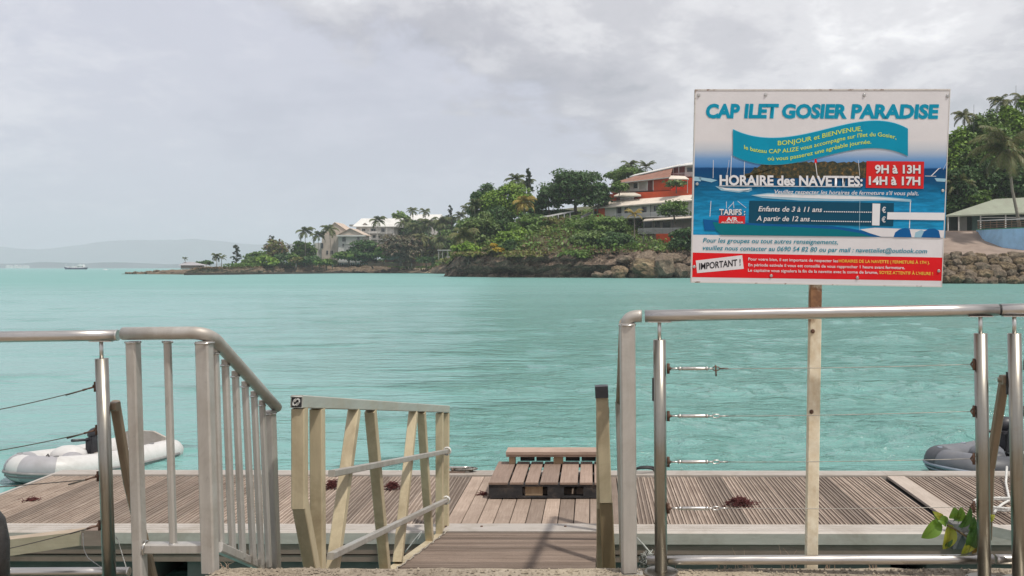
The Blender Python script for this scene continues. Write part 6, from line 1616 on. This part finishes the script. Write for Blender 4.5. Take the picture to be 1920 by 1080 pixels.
mb = MB(); mb.prism([hp(1254, 335, 6), hp(1292, 335.5, 6), hp(1284, 330, 11), hp(1256, 329, 11)], (0, 0, -.3)); build('white_awning', mb, B['cream'], H)
hbox('post', B['white'], 1288.4, 1289.6, 335, 335, 362, 362, 6.4, .2)
# top storey
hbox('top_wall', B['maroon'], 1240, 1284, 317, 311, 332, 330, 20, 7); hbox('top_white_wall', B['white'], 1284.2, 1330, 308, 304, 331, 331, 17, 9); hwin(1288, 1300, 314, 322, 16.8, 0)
mb = MB(); mb.prism([hp(1180, 331, 18), hp(1278, 309.3, 18), hp(1276, 307.5, 24), hp(1190, 327, 24)], (0, 0, -.3)); build('top_roof', mb, B['whiteroof'], H)
mb = MB(); mb.prism([hp(1274, 310.5, 15), hp(1330, 305.5, 15), hp(1330, 300.5, 21), hp(1285, 306, 21)], (0, 0, -.3)); build('gable_roof', mb, B['whiteroof'], H)
balustrade(1236, 1300, 331, 328, 5, 17, B['rail'], 2.6)
for px_ in (1238, 1252, 1262, 1272): hbox('pillar', B['white'], px_, px_+1.3, 318-(px_-1240)*.2, 318-(px_-1240)*.2, 331, 331, 18.5, .25)
# white slanting handrail left of the hotel
t = thing('slanting_handrail', P(1040, 408, 296), 'white slanting handrail and steps below the huge dark tree', 'handrail')
mb = MB(); mb.bar(P(1010, 408.5, 292), P(1076, 396, 302), .35, .5); build('rail', mb, B['rail'], t)
for i in range(6):
    px_ = 1014+i*11; d = 292.5 + i*1.6; mb = MB(); mb.bar(P(px_, 413, d), P(px_, 408.3-i*2.1, d), .25, .25); build('post', mb, B['rail'], t)
mb = MB(); mb.bar(P(1078, 413, 298), P(1108, 399, 303), 1.5, .5); single('hotel_stair', mb, B['greyroof'], 'pale outdoor stair at the left end of the cream-roofed wing', 'stair')
for px_, y0, y1, lab in ((1190, 423, 456, 'dark thin lamp post on the slope in front of the hotel'), (1206, 440, 458, 'short dark post beside the mossy wall below the hotel')):
    mb = MB(); d = 268; mb.tube([P(px_, y1+4, d), P(px_, y0, d)], .16, 8); mb.ball(P(px_, y0, d), .3, 8, 5); single('slope_post', mb, B['dark'], lab, 'post')
mb = MB(); mb.box(P(1196, 460, 262), P(1214, 456, 262) + Vector((0, 2.4, 0))); mb.box(P(1198, 464, 261), P(1218, 460.4, 261) + Vector((0, 2, 0))); single('stone_steps', mb, M['boulder'], 'short stone steps on the grassy slope under the hotel', 'steps')

# ---------------------------------------------------------------- pavilion, blue wall and railing on the right shore
t = thing('beach_pavilion', P(1830, 432, 194), 'long low pavilion with a green-grey roof and dark open front on the right shore', 'building')
d = 194
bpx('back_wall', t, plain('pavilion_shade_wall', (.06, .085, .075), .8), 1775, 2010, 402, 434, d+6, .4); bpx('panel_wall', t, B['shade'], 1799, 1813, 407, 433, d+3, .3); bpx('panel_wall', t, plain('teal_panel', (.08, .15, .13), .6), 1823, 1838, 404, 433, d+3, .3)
mb = MB(); x0, x1 = Xp(1772, d), Xp(2010, d)
A0, A1 = P(1772, 404, d-1), P(2010, 395, d-1); R0, R1 = P(1866, 373, d+7), P(2010, 366, d+7); K0, K1 = P(1790, 400, d+14), P(2010, 392, d+14); M0 = P(1845, 387, d+3)
th = Vector((0, 0, -.35))
mb.add([A0, A1, R1, R0, K0, K1, A0+th, A1+th, K0+th, K1+th, M0], [(0, 1, 2, 3, 10), (3, 2, 5, 4), (0, 10, 3, 4), (0, 6, 7, 1), (6, 8, 9, 7), (4, 8, 6, 0), (1, 7, 9, 5, 2)]); build('roof', mb, B['greenroof'], t)
for px_ in (1777, 1797, 1838, 1885, 1935): bpx('post', t, B['white'], px_, px_+1.9, 402.5, 433.5, d-.6, .25)
bpx('inner_rail', t, B['white'], 1838, 2000, 407, 408.3, d-.4, .15)
bpx('floor', t, M['pave'], 1772, 2010, 432.6, 434.4, d-1, 8)
t = thing('blue_wall', P(1870, 465, 176), 'pale blue painted retaining wall with green coping beside the paved ramp', 'wall')
d = 176
def sl(px_, ya, yb): return P(px_, ya, d), P(px_, yb, d)
mb = MB(); pts = [(1834, 431, 431, 456, 190), (1846, 430.5, 0, 462, 182), (1880, 429, 0, 468, 177), (1930, 427, 0, 474, 173), (2000, 424, 0, 480, 169)]
vs = []
for (px_, ya, _, yb, dd) in pts: vs += [P(px_, ya, dd), P(px_, yb+3, dd), P(px_, ya, dd) + Vector((.1, 1.2, 0)), P(px_, yb+3, dd) + Vector((.1, 1.2, 0))]
fs = []
for i in range(len(pts)-1): fs += [(i*4, i*4+1, i*4+5, i*4+4), (i*4+2, i*4+6, i*4+7, i*4+3), (i*4, i*4+4, i*4+6, i*4+2)]
fs += [(0, 2, 3, 1)]; mb.add(vs, fs); build('wall', mb, B['blue'], t)
mb = MB(); vs = []
for (px_, ya, _, yb, dd) in pts: vs += [P(px_, ya-1.4, dd) + Vector((0, -.06, 0)), P(px_, ya+.3, dd) + Vector((0, -.06, 0)), P(px_, ya-1.4, dd) + Vector((.1, 1.3, 0)), P(px_, ya+.3, dd) + Vector((.1, 1.3, 0))]
mb.add(vs, fs + [(i*4+1, i*4+3, i*4+7, i*4+5) for i in range(4)]); build('coping', mb, B['greenpaint'], t)
t = thing('terrace_railing', P(1870, 428, 178), 'brown slatted railing standing on the blue wall', 'railing')
for k, dy in enumerate((2.5, 6.5, 11, 15.5)):
    mb = MB(); mb.tube([P(px_, ya-1.5-dy*(1 if px_ < 1890 else 1), dd) + Vector((.05, .4, 0)) for (px_, ya, _, yb, dd) in pts], .09 if k < 3 else .12, 6); build('rail', mb, B['rail'] if k == 3 else B['wood'], t)
for px_ in (1835, 1846, 1858, 1870, 1884, 1898, 1912, 1930, 1950):
    dd = float(np.interp(px_, [p[0] for p in pts], [p[4] for p in pts])); ya = float(np.interp(px_, [p[0] for p in pts], [p[1] for p in pts]))
    mb = MB(); mb.box(P(px_, ya-1.5, dd) + Vector((0, .3, 0)), P(px_+1.2, ya-17.5, dd) + Vector((0, .45, 0))); build('post', mb, B['wood'], t)
for px_, y, lab in ((1855, 447, 'left drain hole in the blue wall'), (1893, 448, 'right drain hole in the blue wall')): pass
for px_, y0_, y1_, d, lab in ((1826, 196, 225, 216, 'thin aerial mast above the left of the right-hand wood'), (1905, 160, 195, 220, 'thin aerial mast above the right-hand wood near the photo edge')):
    mb = MB(); mb.tube([P(px_, y1_+60, d), P(px_, y0_, d)], [.12, .04], 6); single('aerial_mast', mb, B['dark'], lab, 'mast')

# ---------------------------------------------------------------- far bay: mountains, town, ship
def hills(name, prof, d, depth, mat, seed):
    mb = MB(); vs = []; n = 160; xs = np.linspace(prof[0][0], prof[-1][0], n)
    for x_ in xs:
        y = float(np.interp(x_, [p[0] for p in prof], [p[1] for p in prof])) ; h = Zp(y, d) + d*.0007*fnoise((x_*.03+seed, 0, 0), 4)
        for (e, k) in ((-depth*.5, 0), (-depth*.2, .45), (0, 1.0), (depth*.5, .8), (depth, 0)):
            vs.append((Xp(x_, d), d+e + d*.01*fnoise((x_*.05, e*.001, seed)), -1 + (h+1)*k*(1 + (.12*fnoise((x_*.06+seed, k*3, 1), 3) if 0 < k < 1 else 0))))
    fs = [(i*5+j, (i+1)*5+j, (i+1)*5+j+1, i*5+j+1) for i in range(n-1) for j in range(4)]
    mb.add(vs, fs, True); tag(build(name, mb, mat), kind='structure')
M['far_green'] = plain('far_forest', (.05, .06, .06), .95, var=.4, scale=.004)
hills('far_mountains', [(-900, 440), (-500, 452), (-200, 440), (-60, 458), (0, 462), (40, 467), (70, 468), (110, 464), (160, 458), (190, 453), (235, 450), (330, 450), (360, 447), (400, 451), (470, 458), (560, 462), (700, 470), (900, 480), (1400, 488), (2400, 470)], 10500, 1800, M['far_green'], 2)
hills('far_coast', [(-900, 494), (-300, 492), (-50, 495), (30, 494), (90, 491), (160, 494), (210, 491), (290, 495), (420, 494), (520, 496), (900, 494), (2400, 490)], 5200, 700, M['far_green'], 9)
q = np.random.default_rng(12)
twn = thing('far_town', P(40, 501, 4700), 'tiny white buildings on the far shore left of the ship', 'buildings') if False else None
for i, (px_, w_) in enumerate(((18, 5), (28, 3), (36, 4), (44, 5), (12, 3), (50, 2))):
    d = 4700; mb = MB(); a = P(px_-w_/2, 500.0 - q.uniform(0, 1.5), d); b = P(px_+w_/2, 502.6, d); mb.box((a.x, d, 0), (b.x, d+20, a.z+2)); mb.prism([(a.x-1, d-1, a.z+2.01), (b.x+1, d-1, a.z+2.01), ((a.x+b.x)/2, d-1, a.z+5)], (0, 22, 0))
    single('far_building', mb, B['whiteroof'], ('second', 'third', 'fourth', 'fifth', 'first', 'sixth')[i] + ' from the left of the tiny white buildings on the far shore', 'building', 'white buildings on the far shore')
s = thing('cargo_ship', P(139, 505, 980), 'small white and dark blue ship on the horizon at the left', 'ship')
d = 980; hullm = plain('ship_hull', (.06, .07, .11), .6, scale=.3); whm = plain('ship_white', (.72, .72, .72), .5, scale=.3)
def sx(p): return Xp(p, d)
mb = MB(); pts = [(120, 500.5), (122, 505.2), (157, 505.2), (158.5, 501.5), (150, 502.2), (128, 502.4)]
mb.prism([(sx(x), d, Zp(y, d)) for x, y in pts], (0, 6.5, 0)); build('hull', mb, hullm, s)
for (a, b, yt, yb) in ((143, 156, 498, 502.2), (146, 155, 496, 498), (134, 140, 499.2, 502.3), (122, 128, 499.6, 501.8)): bpx('superstructure', s, whm, a, b, yt, yb-.02, d+1, 4.5)
for px_, yt in ((123.5, 495.5), (137, 495.5), (150, 493.5)): mb = MB(); mb.tube([P(px_, 501, d+3), P(px_, yt, d+3)], .14, 6); build('mast', mb, whm, s)
for i in range(5): bpx('window', s, B['glass'], 144+i*2.4, 145.4+i*2.4, 499, 500.2, d+.9, .08)
mb = MB(); mb.prism([P(193, 506.3, 800), P(203, 506.3, 800), P(205, 505.3, 800), P(192, 505.4, 800)], (0, 1.8, 0)); mb.box(P(195, 505.3, 800.4), P(199, 504.2, 800.4) + Vector((0, 1, 0))); single('motorboat', mb, whm, 'tiny white motorboat on the horizon right of the ship', 'boat')
# foam along the shore rocks
mb = MB(); q = np.random.default_rng(31)
for i in range(420):
    px_ = q.uniform(838, 1300) if i % 3 else q.uniform(350, 838)
    d = float(np.interp(px_, [350, 480, 560, 700, 742, 800, 830, 848, 880, 930, 1000, 1140, 1300], [372, 436, 467, 469, 459, 443, 420, 281, 269, 259, 251, 245, 243])) - q.uniform(0, 2.6)
    x = Xp(px_, d); w_ = abs(q.normal(.2, .7)); mb.add([(x-w_, d, .05), (x-w_*.3, d-.18, .06), (x+w_, d, .05), (x+w_*.2, d+.22, .06)], [(0, 1, 2, 3)])
tag(build('shore_foam', mb, plain('foam', (.75, .78, .77), .9, scale=2)), kind='stuff')

# ---------------------------------------------------------------- haze over the bay
mb = MB(); mb.box((-12500, -400, -8), (12500, 13000, 470))
hz = bpy.data.materials.new('haze_air'); hz.use_nodes = True; t_ = hz.node_tree; t_.nodes.clear()
o_ = t_.nodes.new('ShaderNodeOutputMaterial'); v_ = t_.nodes.new('ShaderNodeVolumePrincipled'); v_.inputs['Color'].default_value = (.93, .93, 1.0, 1); v_.inputs['Density'].default_value = .00017; v_.inputs['Anisotropy'].default_value = .3
t_.links.new(v_.outputs[0], o_.inputs['Volume'])
tag(build('haze', mb, hz), kind='stuff')
